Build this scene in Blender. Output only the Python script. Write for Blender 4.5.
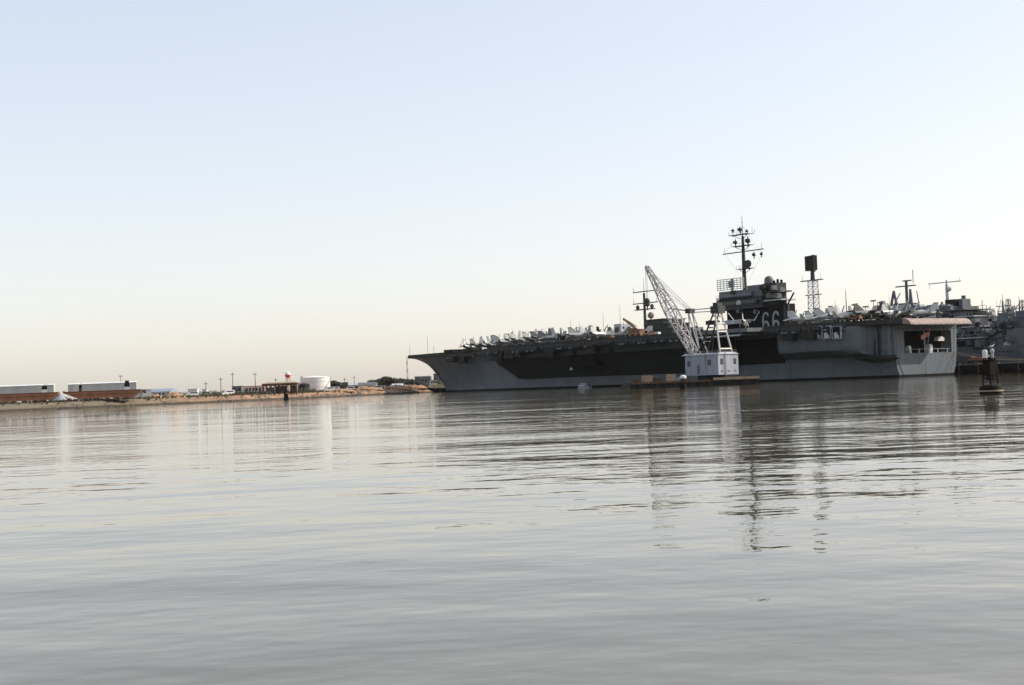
import bpy, bmesh, math, random
from mathutils import Vector, Matrix
R = math.radians
random.seed(7)
scene = bpy.context.scene
for o in list(bpy.data.objects): bpy.data.objects.remove(o)
col = scene.collection

# ------------------------------------------------------------------ camera
F = 1422.0; H = 2.6
ROLL = math.atan(.038); PITCH = math.atan(41.8 / F)
fw = Vector((0, math.cos(PITCH), math.sin(PITCH)))
up0 = Vector((0, -math.sin(PITCH), math.cos(PITCH)))
cr, sr = math.cos(ROLL), math.sin(ROLL)
rt = Vector((1, 0, 0)) * cr - up0 * sr
up = up0 * cr + Vector((1, 0, 0)) * sr
CAM = Vector((0, 0, H))
cd = bpy.data.cameras.new('camera'); cam = bpy.data.objects.new('camera', cd); col.objects.link(cam)
cd.sensor_width = 36; cd.lens = F * 36 / 1024; cd.clip_start = .2; cd.clip_end = 40000
m = Matrix((rt, up, -fw)).transposed().to_4x4(); m.translation = CAM
cam.matrix_world = m
scene.camera = cam
scene.render.resolution_x = 1024; scene.render.resolution_y = 685

# ------------------------------------------------------------------ sky, sun, exposure
SUN_EL = R(33); SUN_AZ = R(80)            # azimuth clockwise from straight ahead
w = bpy.data.worlds.new('World'); scene.world = w; w.use_nodes = True
nt = w.node_tree; nt.nodes.clear()
sky = nt.nodes.new('ShaderNodeTexSky'); sky.sky_type = 'NISHITA'; sky.sun_disc = False
sky.sun_elevation = SUN_EL; sky.sun_rotation = SUN_AZ
sky.altitude = 0; sky.air_density = 1.0; sky.dust_density = 1.5; sky.ozone_density = 1.0
gm = nt.nodes.new('ShaderNodeGamma'); gm.inputs['Gamma'].default_value = .45      # hazy, even sky
hs = nt.nodes.new('ShaderNodeHueSaturation'); hs.inputs['Saturation'].default_value = 1.0
tint = nt.nodes.new('ShaderNodeMix'); tint.data_type = 'RGBA'; tint.blend_type = 'MULTIPLY'
tint.inputs['Factor'].default_value = 1; tint.inputs['B'].default_value = (2.80, 2.67, 2.66, 1)
bg = nt.nodes.new('ShaderNodeBackground'); bg.inputs['Strength'].default_value = .1
wo = nt.nodes.new('ShaderNodeOutputWorld')
nt.links.new(sky.outputs[0], gm.inputs['Color']); nt.links.new(gm.outputs[0], hs.inputs['Color']); nt.links.new(hs.outputs[0], tint.inputs['A'])
nt.links.new(tint.outputs['Result'], bg.inputs['Color']); nt.links.new(bg.outputs[0], wo.inputs[0])
sd = bpy.data.lights.new('sun', 'SUN'); sd.energy = 3.2; sd.angle = R(.53); sd.color = (1, .93, .82)
sun = bpy.data.objects.new('sun', sd); col.objects.link(sun)
SDIR = Vector((math.sin(SUN_AZ) * math.cos(SUN_EL), math.cos(SUN_AZ) * math.cos(SUN_EL), math.sin(SUN_EL)))
sun.rotation_euler = SDIR.to_track_quat('Z', 'Y').to_euler()
sun.location = (300, 0, 300)
vs = scene.view_settings
vs.view_transform = 'Standard'; vs.look = 'None'; vs.exposure = 0.85; vs.gamma = 1; vs.use_curve_mapping = False

# ------------------------------------------------------------------ pixel helpers (directions only)
def ray(x, y): return fw + rt * ((x - 512) / F) + up * ((342.5 - y) / F)
def atZ(x, y, Z):
    d = ray(x, y); return CAM + d * (Z / d.y)
def onz(x, y, z):
    d = ray(x, y); return CAM + d * ((z - H) / d.z)
UD = Vector((.585016, -.811022)); VD = Vector((-.811022, -.585016))    # ship axes: aft, port
B0 = Vector((-42.514, 729.605))
def W(u, v, z=0.):
    q = B0 + UD * u + VD * v; return Vector((q.x, q.y, z))
def onv(x, y, v):
    d = ray(x, y); d2 = Vector((d.x, d.y)); t = (v - (Vector((0, 0)) - B0).dot(VD)) / d2.dot(VD)
    q = CAM + d * t; return (Vector((q.x, q.y)) - B0).dot(UD), q.z
def onu(x, y, u):
    d = ray(x, y); d2 = Vector((d.x, d.y)); t = (u - (Vector((0, 0)) - B0).dot(UD)) / d2.dot(UD)
    q = CAM + d * t; return (Vector((q.x, q.y)) - B0).dot(VD), q.z
SHIP_RZ = math.atan2(UD.y, UD.x)

# ------------------------------------------------------------------ materials
MATS = {}
def mat(name, c, rough=.6, metal=0., var=.25, scale=.4, bump=0., bscale=3., streak=False, spec=.25):
    if name in MATS: return MATS[name]
    M = bpy.data.materials.new(name); M.use_nodes = True; t = M.node_tree; b = t.nodes['Principled BSDF']
    tc = t.nodes.new('ShaderNodeTexCoord'); mp = t.nodes.new('ShaderNodeMapping')
    t.links.new(tc.outputs['Object'], mp.inputs['Vector'])
    if streak: mp.inputs['Scale'].default_value = (1, 1, .12)
    n = t.nodes.new('ShaderNodeTexNoise'); n.inputs['Scale'].default_value = scale
    n.inputs['Detail'].default_value = 6; n.inputs['Roughness'].default_value = .65
    t.links.new(mp.outputs[0], n.inputs['Vector'])
    rp = t.nodes.new('ShaderNodeValToRGB')
    rp.color_ramp.elements[0].position = .3; rp.color_ramp.elements[1].position = .7
    rp.color_ramp.elements[0].color = tuple(x * (1 - var) for x in c) + (1,)
    rp.color_ramp.elements[1].color = tuple(min(1, x * (1 + var)) for x in c) + (1,)
    t.links.new(n.outputs['Fac'], rp.inputs['Fac']); t.links.new(rp.outputs['Color'], b.inputs['Base Color'])
    b.inputs['Roughness'].default_value = rough; b.inputs['Metallic'].default_value = metal; b.inputs['Specular IOR Level'].default_value = spec
    if bump:
        n2 = t.nodes.new('ShaderNodeTexNoise'); n2.inputs['Scale'].default_value = bscale; n2.inputs['Detail'].default_value = 5
        t.links.new(tc.outputs['Object'], n2.inputs['Vector'])
        bp = t.nodes.new('ShaderNodeBump'); bp.inputs['Strength'].default_value = 1; bp.inputs['Distance'].default_value = bump
        t.links.new(n2.outputs['Fac'], bp.inputs['Height']); t.links.new(bp.outputs[0], b.inputs['Normal'])
    MATS[name] = M; return M
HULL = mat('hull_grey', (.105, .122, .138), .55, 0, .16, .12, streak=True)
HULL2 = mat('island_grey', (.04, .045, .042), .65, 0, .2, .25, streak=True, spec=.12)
def weather(M, rust=(.09, .055, .035), amt=.55):
    t = M.node_tree; b = t.nodes['Principled BSDF']; src = b.inputs['Base Color'].links[0].from_socket
    tc = t.nodes.new('ShaderNodeTexCoord'); last = src
    for sc, lo, hi, colr, k in (((.55, .55, .035), .60, .72, rust, amt), ((.9, .9, .02), .62, .70, (.02, .02, .02), .45), ((.05, .05, .3), .56, .62, (.17, .185, .2), .35)):
        mp = t.nodes.new('ShaderNodeMapping'); mp.inputs['Scale'].default_value = sc; t.links.new(tc.outputs['Object'], mp.inputs['Vector'])
        n = t.nodes.new('ShaderNodeTexNoise'); n.inputs['Scale'].default_value = 1; n.inputs['Detail'].default_value = 5; t.links.new(mp.outputs[0], n.inputs['Vector'])
        mr = t.nodes.new('ShaderNodeMapRange'); mr.inputs['From Min'].default_value = lo; mr.inputs['From Max'].default_value = hi; mr.inputs['To Max'].default_value = k; t.links.new(n.outputs['Fac'], mr.inputs['Value'])
        mx = t.nodes.new('ShaderNodeMix'); mx.data_type = 'RGBA'; mx.inputs['B'].default_value = colr + (1,)
        t.links.new(mr.outputs[0], mx.inputs['Factor']); t.links.new(last, mx.inputs['A']); last = mx.outputs['Result']
    t.links.new(last, b.inputs['Base Color'])
weather(HULL)
DARK = mat('dark_grey', (.028, .027, .024), .75, 0, .3, .4, spec=.1)
BLACK = mat('black_paint', (.009, .009, .009), .7, 0, .3, .4, spec=.06)
DECK = mat('deck_nonskid', (.035, .033, .03), .9, 0, .25, .3)
LIP = mat('pinkish_ramp', (.30, .235, .205), .85, 0, .25, .5)  # pinkish tan, much paler than the deck
WHITE = mat('white_paint', (.62, .61, .59), .5, 0, .08, .6)
OFFW = mat('off_white_steel', (.26, .275, .32), .5, 0, .14, .4, streak=True)
weather(OFFW, (.15, .09, .055), .8)
LGREY = mat('light_grey', (.40, .41, .42), .5, 0, .15, .5)
GULL = mat('gull_grey', (.37, .37, .36), .5, 0, .15, .6)
MGREY = mat('mid_grey', (.115, .12, .125), .6, 0, .2, .3, streak=True)
GLASS = mat('dark_glass', (.02, .025, .03), .12, 0, .1, 1, spec=.5)
TYRE = mat('rubber', (.02, .02, .02), .8, 0, .2, 2)
YELLOW = mat('yellow_paint', (.26, .15, .06), .55, 0, .2, .8)
ORANGE = mat('orange_paint', (.20, .095, .055), .6, 0, .2, .8)
RED = mat('red_paint', (.5, .07, .05), .55, 0, .15, .8)
BROWN = mat('timber_brown', (.10, .06, .038), .85, 0, .35, .6, .03, 4)
TIMBER = mat('bleached_timber', (.30, .22, .15), .85, 0, .3, .8, .02, 4)
RUST = mat('red_oxide', (.30, .135, .075), .75, 0, .25, .35, streak=True)
BARGEG = mat('barge_grey_green', (.40, .415, .39), .6, 0, .18, .3, streak=True)
TEAL = mat('dark_teal', (.05, .12, .11), .6, 0, .2, .4)
CONC = mat('concrete', (.2, .19, .17), .9, 0, .2, .3, .02, 3)
PINKW = mat('pinkish_wall', (.55, .42, .37), .85, 0, .1, .3)
TANKW = mat('tank_white', (.68, .66, .62), .55, 0, .06, .2, streak=True)
SAND = mat('orange_sand', (.31, .185, .11), .95, 0, .3, .25, .25, .6)
LEAF = [mat('foliage_%d' % i, c, .8, 0, .35, .3) for i, c in enumerate([(.085, .095, .065), (.10, .105, .08), (.085, .095, .078)])]  # greyed leaves: haze over the far trees put into the colour
BARK = mat('bark', (.08, .06, .045), .9, 0, .3, 1)
STEEL = mat('mast_grey', (.035, .037, .036), .55, 0, .2, .5)
AUX = mat('auxiliary_grey', (.09, .10, .11), .6, 0, .2, .2, streak=True); weather(AUX)

# ------------------------------------------------------------------ mesh builder
class MB:
    def __init__(s, flip=False): s.v = []; s.f = []; s.flip = flip
    def add(s, vs, fs):
        k = len(s.v); s.v += [tuple(p) for p in vs]; s.f += [tuple(i + k for i in f) for f in fs]; return s
    def bx(s, x0, x1, y0, y1, z0, z1, rz=0, c=None):
        vs = [(x, y, z) for z in (z0, z1) for x, y in ((x0, y0), (x1, y0), (x1, y1), (x0, y1))]
        if rz:
            cx, cy = c if c else ((x0 + x1) / 2, (y0 + y1) / 2); ca, sa = math.cos(rz), math.sin(rz)
            vs = [(cx + (x - cx) * ca - (y - cy) * sa, cy + (x - cx) * sa + (y - cy) * ca, z) for x, y, z in vs]
        return s.add(vs, [(0, 3, 2, 1), (4, 5, 6, 7), (0, 1, 5, 4), (1, 2, 6, 5), (2, 3, 7, 6), (3, 0, 4, 7)])
    def tube(s, p, q, r, n=6, r2=None):
        p, q = Vector(p), Vector(q); d = (q - p)
        if d.length < 1e-6: return s
        d.normalize(); a = d.orthogonal().normalized(); b = d.cross(a); r2 = r if r2 is None else r2
        rr = [[o + (a * math.cos(2 * math.pi * i / n) + b * math.sin(2 * math.pi * i / n)) * k for i in range(n)] for o, k in ((p, r), (q, r2))]
        return s.loft(rr)
    def loft(s, rings, cap=True, close=True):
        n = len(rings[0]); vs = [p for r in rings for p in r]; fs = []
        for j in range(len(rings) - 1):
            for i in range(n if close else n - 1):
                i2 = (i + 1) % n; fs.append((j * n + i, j * n + i2, (j + 1) * n + i2, (j + 1) * n + i))
        if cap: fs.append(tuple(range(n))[::-1]); fs.append(tuple(range((len(rings) - 1) * n, len(rings) * n)))
        return s.add(vs, fs)
    def prism(s, poly, z0, z1):
        return s.loft([[(x, y, z0) for x, y in poly], [(x, y, z1) for x, y in poly]])
    def prism_y(s, poly, y0, y1):      # poly in (x,z)
        return s.loft([[(x, y0, z) for x, z in poly], [(x, y1, z) for x, z in poly]])
    def lathe(s, prof, n=16, c=(0, 0, 0)):
        return s.loft([[(c[0] + r * math.cos(2 * math.pi * i / n), c[1] + r * math.sin(2 * math.pi * i / n), c[2] + z) for i in range(n)] for r, z in prof])
    def mesh(s, name, m, smooth=False):
        me = bpy.data.meshes.new(name)
        vs = [(x, -y, z) for x, y, z in s.v] if s.flip else s.v
        me.from_pydata(vs, [], s.f)
        bm = bmesh.new(); bm.from_mesh(me); bmesh.ops.recalc_face_normals(bm, faces=bm.faces[:])
        if smooth:
            for f in bm.faces: f.smooth = True
            for e in bm.edges:
                if len(e.link_faces) == 2 and e.calc_face_angle(0) > R(38): e.smooth = False
        bm.to_mesh(me); bm.free(); me.materials.append(m); return me
    def build(s, name, m, parent=None, smooth=False, label=None):
        o = bpy.data.objects.new(name, s.mesh(name, m, smooth)); col.objects.link(o)
        if parent: o.parent = parent
        if label: o['label'] = label
        return o
def tag(o, label, cat=None, group=None, kind=None):
    if label: o['label'] = label
    if cat: o['category'] = cat
    if group: o['group'] = group
    if kind: o['kind'] = kind
    return o
def thing(name, label, cat, loc=(0, 0, 0), rz=0, group=None):
    o = bpy.data.objects.new(name, None); col.objects.link(o); o.location = loc; o.rotation_euler = (0, 0, rz)
    o.empty_display_size = .5
    return tag(o, label, cat, group)
def copy_tree(o, parent=None):
    c = o.copy(); col.objects.link(c); c.parent = parent
    for ch in o.children: copy_tree(ch, c)
    return c
ORD = 'first second third fourth fifth sixth seventh eighth ninth tenth eleventh twelfth thirteenth fourteenth fifteenth sixteenth seventeenth eighteenth nineteenth twentieth twenty-first twenty-second twenty-third twenty-fourth twenty-fifth twenty-sixth'.split()

# ------------------------------------------------------------------ water
def water():
    M = bpy.data.materials.new('harbour_water'); M.use_nodes = True; t = M.node_tree; b = t.nodes['Principled BSDF']
    b.inputs['Base Color'].default_value = (.085, .07, .042, 1); b.inputs['Roughness'].default_value = .03; b.inputs['IOR'].default_value = 1.333
    tc = t.nodes.new('ShaderNodeTexCoord')
    prev = None
    for sc, det, dist, stx, off in ((.03, 2, .10, 1.0, 0), (.12, 2, .05, .8, 31), (.5, 3, .019, .75, 77), (2.0, 3, .0045, .8, 11)):
        mp = t.nodes.new('ShaderNodeMapping'); mp.inputs['Scale'].default_value = (sc * stx, sc, sc)
        mp.inputs['Location'].default_value = (off, off * .7, 0); mp.inputs['Rotation'].default_value = (0, 0, R(-12))
        n = t.nodes.new('ShaderNodeTexNoise'); n.inputs['Scale'].default_value = 1; n.inputs['Detail'].default_value = det
        n.inputs['Roughness'].default_value = .45
        bp = t.nodes.new('ShaderNodeBump'); bp.inputs['Strength'].default_value = 1; bp.inputs['Distance'].default_value = dist * 3
        t.links.new(tc.outputs['Object'], mp.inputs['Vector']); t.links.new(mp.outputs[0], n.inputs['Vector'])
        t.links.new(n.outputs['Fac'], bp.inputs['Height'])
        if sc > .1:      # cat's-paws: patches of ruffled and of calm water
            m3 = t.nodes.new('ShaderNodeMapping'); m3.inputs['Scale'].default_value = (.006, .016, 1); m3.inputs['Location'].default_value = (off * .3, 5, 0)
            n3 = t.nodes.new('ShaderNodeTexNoise'); n3.inputs['Scale'].default_value = 1; n3.inputs['Detail'].default_value = 3
            r3 = t.nodes.new('ShaderNodeMapRange'); r3.inputs['From Min'].default_value = .36; r3.inputs['From Max'].default_value = .64; r3.inputs['To Min'].default_value = .4; r3.inputs['To Max'].default_value = 1.15
            t.links.new(tc.outputs['Object'], m3.inputs['Vector']); t.links.new(m3.outputs[0], n3.inputs['Vector']); t.links.new(n3.outputs['Fac'], r3.inputs['Value']); t.links.new(r3.outputs[0], bp.inputs['Strength'])
        if prev: t.links.new(prev.outputs[0], bp.inputs['Normal'])
        prev = bp
    t.links.new(prev.outputs[0], b.inputs['Normal'])
    S = 15000
    o = MB().add([(-S, -S, 0), (S, -S, 0), (S, S, 0), (-S, S, 0)], [(0, 1, 2, 3)]).build('water', M)
    tag(o, None, kind='structure')
water()

# ------------------------------------------------------------------ land on the left
GZ = 2.4
shore_px = [(-420, 345), (-200, 400), (-60, 452), (0, 470), (80, 492), (145, 515), (230, 548), (320, 610), (430, 732), (446, 752)]
shore = [Vector((atZ(x, 400, Z).x, Z)) for x, Z in shore_px] + [Vector((-15, 800)), Vector((20, 900)), Vector((200, 1080)), Vector((2500, 1300))]
def land():
    pts = []
    for a, b in zip(shore, shore[1:]):
        n = max(2, int((b - a).length / 4)) if (b - a).length < 400 else 10
        pts += [a.lerp(b, i / n) for i in range(n)]
    pts.append(shore[-1])
    rng = random.Random(3); rows = [(0, -.8), (1.0, .45), (2.6, 1.1), (4.5, 1.7), (7, GZ - .15), (12, GZ)]
    V = []; Fc = []; nr = len(rows)
    for i, p in enumerate(pts):
        t = (pts[min(i + 1, len(pts) - 1)] - pts[max(i - 1, 0)]).normalized(); n = Vector((-t.y, t.x))
        for j, (o, z) in enumerate(rows):
            q = p + n * (o + (rng.uniform(-.7, .7) if 0 < j < nr - 1 else 0))
            V.append((q.x, q.y, z + (rng.uniform(-.3, .3) if 0 < j < nr - 1 else 0)))
    for i in range(len(pts) - 1):
        for j in range(nr - 1): Fc.append((i * nr + j, (i + 1) * nr + j, (i + 1) * nr + j + 1, i * nr + j + 1))
    M = mat('bank_soil', (.27, .168, .105), .95, 0, .35, .12, .15, .8)
    t = M.node_tree; b = t.nodes['Principled BSDF']
    g = t.nodes.new('ShaderNodeNewGeometry'); sp = t.nodes.new('ShaderNodeSeparateXYZ'); t.links.new(g.outputs['Position'], sp.inputs[0])
    mr = t.nodes.new('ShaderNodeMapRange'); mr.inputs['From Min'].default_value = -140; mr.inputs['From Max'].default_value = -118
    t.links.new(sp.outputs['X'], mr.inputs['Value'])
    mx = t.nodes.new('ShaderNodeMix'); mx.data_type = 'RGBA'; mx.inputs['A'].default_value = (.15, .125, .088, 1)
    src = b.inputs['Base Color'].links[0].from_socket
    t.links.new(mr.outputs[0], mx.inputs['Factor']); t.links.new(src, mx.inputs['B'])
    mz = t.nodes.new('ShaderNodeMapRange'); mz.inputs['From Min'].default_value = .45; mz.inputs['From Max'].default_value = .95; t.links.new(sp.outputs['Z'], mz.inputs['Value'])
    m2 = t.nodes.new('ShaderNodeMix'); m2.data_type = 'RGBA'; m2.inputs['A'].default_value = (.05, .042, .032, 1)      # tide-wet foot of the bank
    t.links.new(mz.outputs[0], m2.inputs['Factor']); t.links.new(mx.outputs['Result'], m2.inputs['B']); t.links.new(m2.outputs['Result'], b.inputs['Base Color'])
    MB().add(V, Fc).build('river_bank', M)['kind'] = 'structure'
    top = [Vector(V[i * nr + nr - 1]) for i in range(len(pts))]
    poly = [(p.x, p.y, GZ - .004) for p in top] + [(2500, 9000, GZ - .004), (-6000, 9000, GZ - .004), (-6000, 200, GZ - .004), (top[0].x - 200, top[0].y - 60, GZ - .004)]
    MB().add(poly, [tuple(range(len(poly)))]).build('ground', M)['kind'] = 'structure'
land()
def scatter(name, m_, label, n, off, size, seed, leafy=False):
    rr = random.Random(seed); s = MB(); L = shore[1:10]; seg = [(b - a).length for a, b in zip(L, L[1:])]; tot = sum(seg)
    for _ in range(n):
        d = rr.random() * tot; i = 0
        while d > seg[i]: d -= seg[i]; i += 1
        t = (L[i + 1] - L[i]).normalized(); nn = Vector((-t.y, t.x)); o = rr.uniform(*off); p = L[i] + t * d + nn * o
        z = interp2(o); k = size * rr.uniform(.4, 1.3)
        if leafy:
            for j in range(7):
                a = rr.uniform(0, 6.28); h_ = k * rr.uniform(.6, 1.4); q = Vector((p.x + .5 * k * math.cos(a), p.y + .5 * k * math.sin(a)))
                s.add([(p.x - .12, p.y, z), (p.x + .12, p.y, z), (q.x + .2, q.y, z + h_ * .7), (q.x, q.y, z + h_)], [(0, 1, 2, 3)])
        else:
            V = [(p.x + k * x * rr.uniform(.6, 1.2), p.y + k * y * rr.uniform(.6, 1.2), z + k * w_ * rr.uniform(.5, .9)) for x, y, w_ in ((1, 0, 0), (0, 1, 0), (-1, 0, 0), (0, -1, 0), (0, 0, 1), (0, 0, -1))]
            s.add(V, [(0, 1, 4), (1, 2, 4), (2, 3, 4), (3, 0, 4), (1, 0, 5), (2, 1, 5), (3, 2, 5), (0, 3, 5)])
    tag(s.build(name, m_), label, kind='stuff')
def interp2(o):
    rows = [(0, -.8), (1.0, .45), (2.6, 1.1), (4.5, 1.7), (7, GZ - .15), (12, GZ)]
    for (a, b), (c, d) in zip(rows, rows[1:]):
        if o <= c: return b + (d - b) * (o - a) / (c - a)
    return GZ
scatter('riprap', mat('riprap_stone', (.17, .145, .115), .9, 0, .4, .5), 'loose stones along the foot of the bank', 900, (.4, 4.0), .42, 5)
scatter('scrub', mat('dry_scrub', (.13, .12, .06), .9, 0, .4, .5), 'dry weeds and scrub along the bank top', 1300, (4, 30), .7, 6, True)

# ------------------------------------------------------------------ aircraft carrier
CV = thing('aircraft_carrier', 'long dark grey aircraft carrier moored with its deck full of jets', 'aircraft carrier', W(0, 0, 0), SHIP_RZ)
def S(): return MB(True)
DZ = 19.3
UEND = 315.; UTR = 310.
def interp(x, xs, ys):
    if x <= xs[0]: return ys[0]
    for a, b, c, d in zip(xs, xs[1:], ys, ys[1:]):
        if x <= b: return c + (d - c) * (x - a) / (b - a)
    return ys[-1]
port_edge = [(0, 13), (25, 15.5), (60, 18), (88, 21), (103, 35), (120, 37), (200, 37.5), (240, 37), (262, 34), (290, 32), (304, 24), (UEND, 17.5)]
star_edge = [(0, -13), (30, -16), (90, -21), (115, -30), (140, -37), (245, -38), (280, -30), (300, -20), (UEND, -14.5)]
def pe(u): return interp(u, [a for a, _ in port_edge], [b for _, b in port_edge])
def wwl(u): return interp(u, [15, 30, 50, 70, 90, 110, 130, 285, UTR], [0, 3.2, 8, 12.6, 16, 18.4, 19.7, 19.6, 13.9])
def wdk(u): return interp(u, [0, 25, 60, 88, 130, 285, UTR], [11.6, 14.2, 17, 19.3, 19.9, 19.9, 17.0])
def zst(u): return interp(u, [0, 1.5, 4, 7.5, 11, 13.5, 15, 16], [16.6, 15.2, 12.6, 10, 6.3, 3.0, .2, -2])
def hw(u, z):
    e = interp(u, [15, 60, 120, 280, UTR], [1.5, 2.0, 2.6, 2.6, .55]); return wwl(u) + (wdk(u) - wwl(u)) * (max(0, z) / 17.6) ** e
def carrier_hull():
    NZ = 14; rings = []
    us = [0, .8, 1.8, 3, 5, 7.5, 10, 12, 13.5, 14.5, 15.5, 17, 20, 25, 30] + list(range(36, 300, 8)) + [300, UTR]
    for u in us:
        zb = max(zst(u), -2) if u < 16 else -2; half = []
        for k in range(NZ + 1):
            a = k / NZ; z = zb + (17.6 - zb) * a
            if u < 15: wv = wdk(u) * (a ** 1.15)
            else:
                q = max(0, z) / 17.6; e = interp(u, [15, 60, 120, 280, UTR], [1.5, 2.0, 2.6, 2.6, .55])
                wv = wwl(u) + (wdk(u) - wwl(u)) * q ** e
                if u < 30 and z < 4: wv = max(wv, .05)
            half.append((wv, z))
        rings.append([(u, v, z) for v, z in half] + [(u, -v, z) for v, z in half[::-1]])
    b = S(); b.loft(rings, cap=False, close=True); b.f.append(tuple(range(len(rings[0]))))
    h = b.build('hull', HULL, CV, True, 'grey flared hull with raked bow')
    bt = S(); up_ = [u for u in us if u > 15]
    for sgn in (1, -1):
        bt.loft([[(u, sgn * (wwl(u) - .2), -.5), (u, sgn * (hw(u, .1) + .12), -.5), (u, sgn * (hw(u, .85) + .12), .85), (u, sgn * (wwl(u) - .2), .85)] for u in up_])
    bt.bx(UTR + .25, UTR + .45, -14.0, 14.0, -.5, .85)
    bt.build('boot_topping', BLACK, CV)
    # stern: counter, posts, head beam round the dark fantail opening
    vl, zt = onu(903, 331, UTR); vr, zb = onu(950, 352, UTR)
    vr2, _ = onu(950, 331, UTR)
    st = S()
    def panel(name, pts):     # polygon in (v,z) on the stern, .5 m thick
        q = S(); q.loft([[(UTR - .25, v, z) for v, z in pts], [(UTR + .3, v, z) for v, z in pts]]); return q.build(name, HULL, CV)
    panel('stern_counter', [(13.5, -1), (15.4, 3.5), (16.1, zb), (-16.1, zb), (-15.4, 3.5), (-13.5, -1)])
    panel('stern_post', [(16.1, zb + .01), (16.8, 17.5), (vl, zt), (vl, zb + .01)])
    panel('stern_post', [(-16.1, zb + .01), (-16.8, 17.5), (vr2, zt), (vr2, zb + .01)])
    panel('stern_beam', [(16.8, 17.5), (-16.8, 17.5), (vr2, zt + .01), (vl, zt + .01)])
    # rounded starboard and port corners
    for sg in (1, -1):
        c = S(); rings = []
        for z, k in ((-1, 0), (2, .1), (5, .7), (8, 1), (13, 1), (17.4, 1)):
            v = sg * (13.3 + 2.4 * min(1, max(0, z) / 6) + .055 * z); rings.append([(UTR - 6, v + sg * .75, z), (UTR - 3, v + sg * (.7 + .9 * k), z), (UTR - .6, v + sg * .5 * k, z), (UTR + .45, v - sg * (1.4 - .3 * k), z), (UTR - .1, v - sg * 1.6, z), (UTR - 6, v - sg * .2, z)])
        c.loft(rings); c.build('quarter_fairing', HULL if sg > 0 else LGREY, CV, True)  # starboard corner paler: sunlight on it put into the colour
    r = S(); r.bx(UTR - 16, UTR - 15.6, -15, 15, zb, zt); r.bx(UTR - 15.6, UTR - .3, -15.4, 15.4, zb - .3, zb); r.bx(UTR - 15.6, UTR - .3, -15.4, 15.4, zt, zt + .3)
    r.build('fantail_recess', DARK, CV)
    for i in range(5):
        v = vl - 3 - i * (vl - vr2 - 5) / 4
        S().bx(UTR - .2, UTR + .05, v - .12, v + .12, zb, zb + 1.3).bx(UTR - .15, UTR, v - 2.5, v + 2.5, zb + 1.22, zb + 1.32).build('fantail_rail', LGREY, CV)
    for v, z0, hh, wd in ((vl - 4, zb, 2.2, 1.2), (vl - 15, zb, 2.6, 1.6), (vl - 20.5, zt - 3.5, 1.2, 3.4)):
        S().bx(UTR - 2.2, UTR - .6, v - wd / 2, v + wd / 2, z0, z0 + hh).bx(UTR - 2.0, UTR - .8, v - wd / 3, v + wd / 3, z0 + hh, z0 + hh + .3).build('mooring_winch', WHITE, CV)
    S().tube((UTR - .5, vl - 11.5, zb), (UTR - .5, vl - 11.5, zt), .22, 8).build('stanchion', LGREY, CV)
    # stains / draught plates on the counter are left to the material
carrier_hull()
def sponson(name, secs, m=HULL, smooth=False):      # secs: list of (u, [(v,z)...]) closed rings
    return S().loft([[(u, v, z) for v, z in r] for u, r in secs]).build(name, m, CV, smooth)
def asp(u):
    zl = interp(u, [88, 105, 240], [13.6, 4.9, 4.3]); vo = interp(u, [88, 105, 120, 236, 240], [20.3, 32.5, 35.2, 35.6, 35.4]); a = (zl - 4.3) / 9.3
    return [(19.0, zl), (19.9 + .4, zl), (interp(u, [88, 105], [20.4, 30]), max(zl + .3, 11.2)), (vo, max(zl + 1.2, 13.6)), (vo, 17.5), (19.0, 17.5)]
sponson('angled_deck_sponson', [(u, asp(u)) for u in (88, 92, 96, 100, 105, 112, 120, 150, 180, 210, 236, 240)], HULL2)  # darker than the hull: shade of the downward face put into the colour
def q(x, y, v): return onv(x, y, v)
# aft port sponson (x 765-855 in the photo), rounded ends
ua, ub = q(764, 345, 31)[0], q(852, 345, 31)[0]
ring = []
for i in range(15):
    a = i / 14; u = ua + (ub - ua) * a
    k = min(1, (min(a, 1 - a) / .16)) ** .5; vo = 20.2 + (30.8 - 20.2) * max(.02, k) - (2.5 * max(0, a - .6) / .4)
    ring.append((u, [(18.5, 7.4), (20.4, 7.6), (20.4 + (vo - 20.4) * .62, 8.4), (20.4 + (vo - 20.4) * .92, 9.8), (vo, 11.8), (vo + .05, 17.5), (18.5, 17.5)]))
sponson('port_quarter_sponson', ring, HULL, True)
# openings in it with pale stores inside
for x0, x1 in ((813, 822), (823, 831), (833, 841)):
    u0, z1 = q(x0, 327, 31); u1, z0 = q(x1, 338, 31); vv = 31.0 - (2.2 if x0 > 823 else .3) * 0
    w_ = S().bx(u0, u1, vv - .3, vv + .22, z0, z1).build('gallery_opening', BLACK, CV)
    S().bx(u0 - .25, u0, vv - .2, vv + .35, z0 - .2, z1 + .2).bx(u1, u1 + .25, vv - .2, vv + .35, z0 - .2, z1 + .2).bx(u0, u1, vv - .2, vv + .35, z1, z1 + .25).bx(u0, u1, vv - .2, vv + .35, z0 - .25, z0).build('opening_frame', OFFW, w_)
    S().bx(u0 + .5, u0 + (u1 - u0) * .62, vv + .22, vv + .3, z0 + .1, z0 + 1.9).bx(u0 + 1.2, u1 - .6, vv + .22, vv + .28, z0 + .1, z0 + 1.1).build('stores', LGREY, w_)
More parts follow.
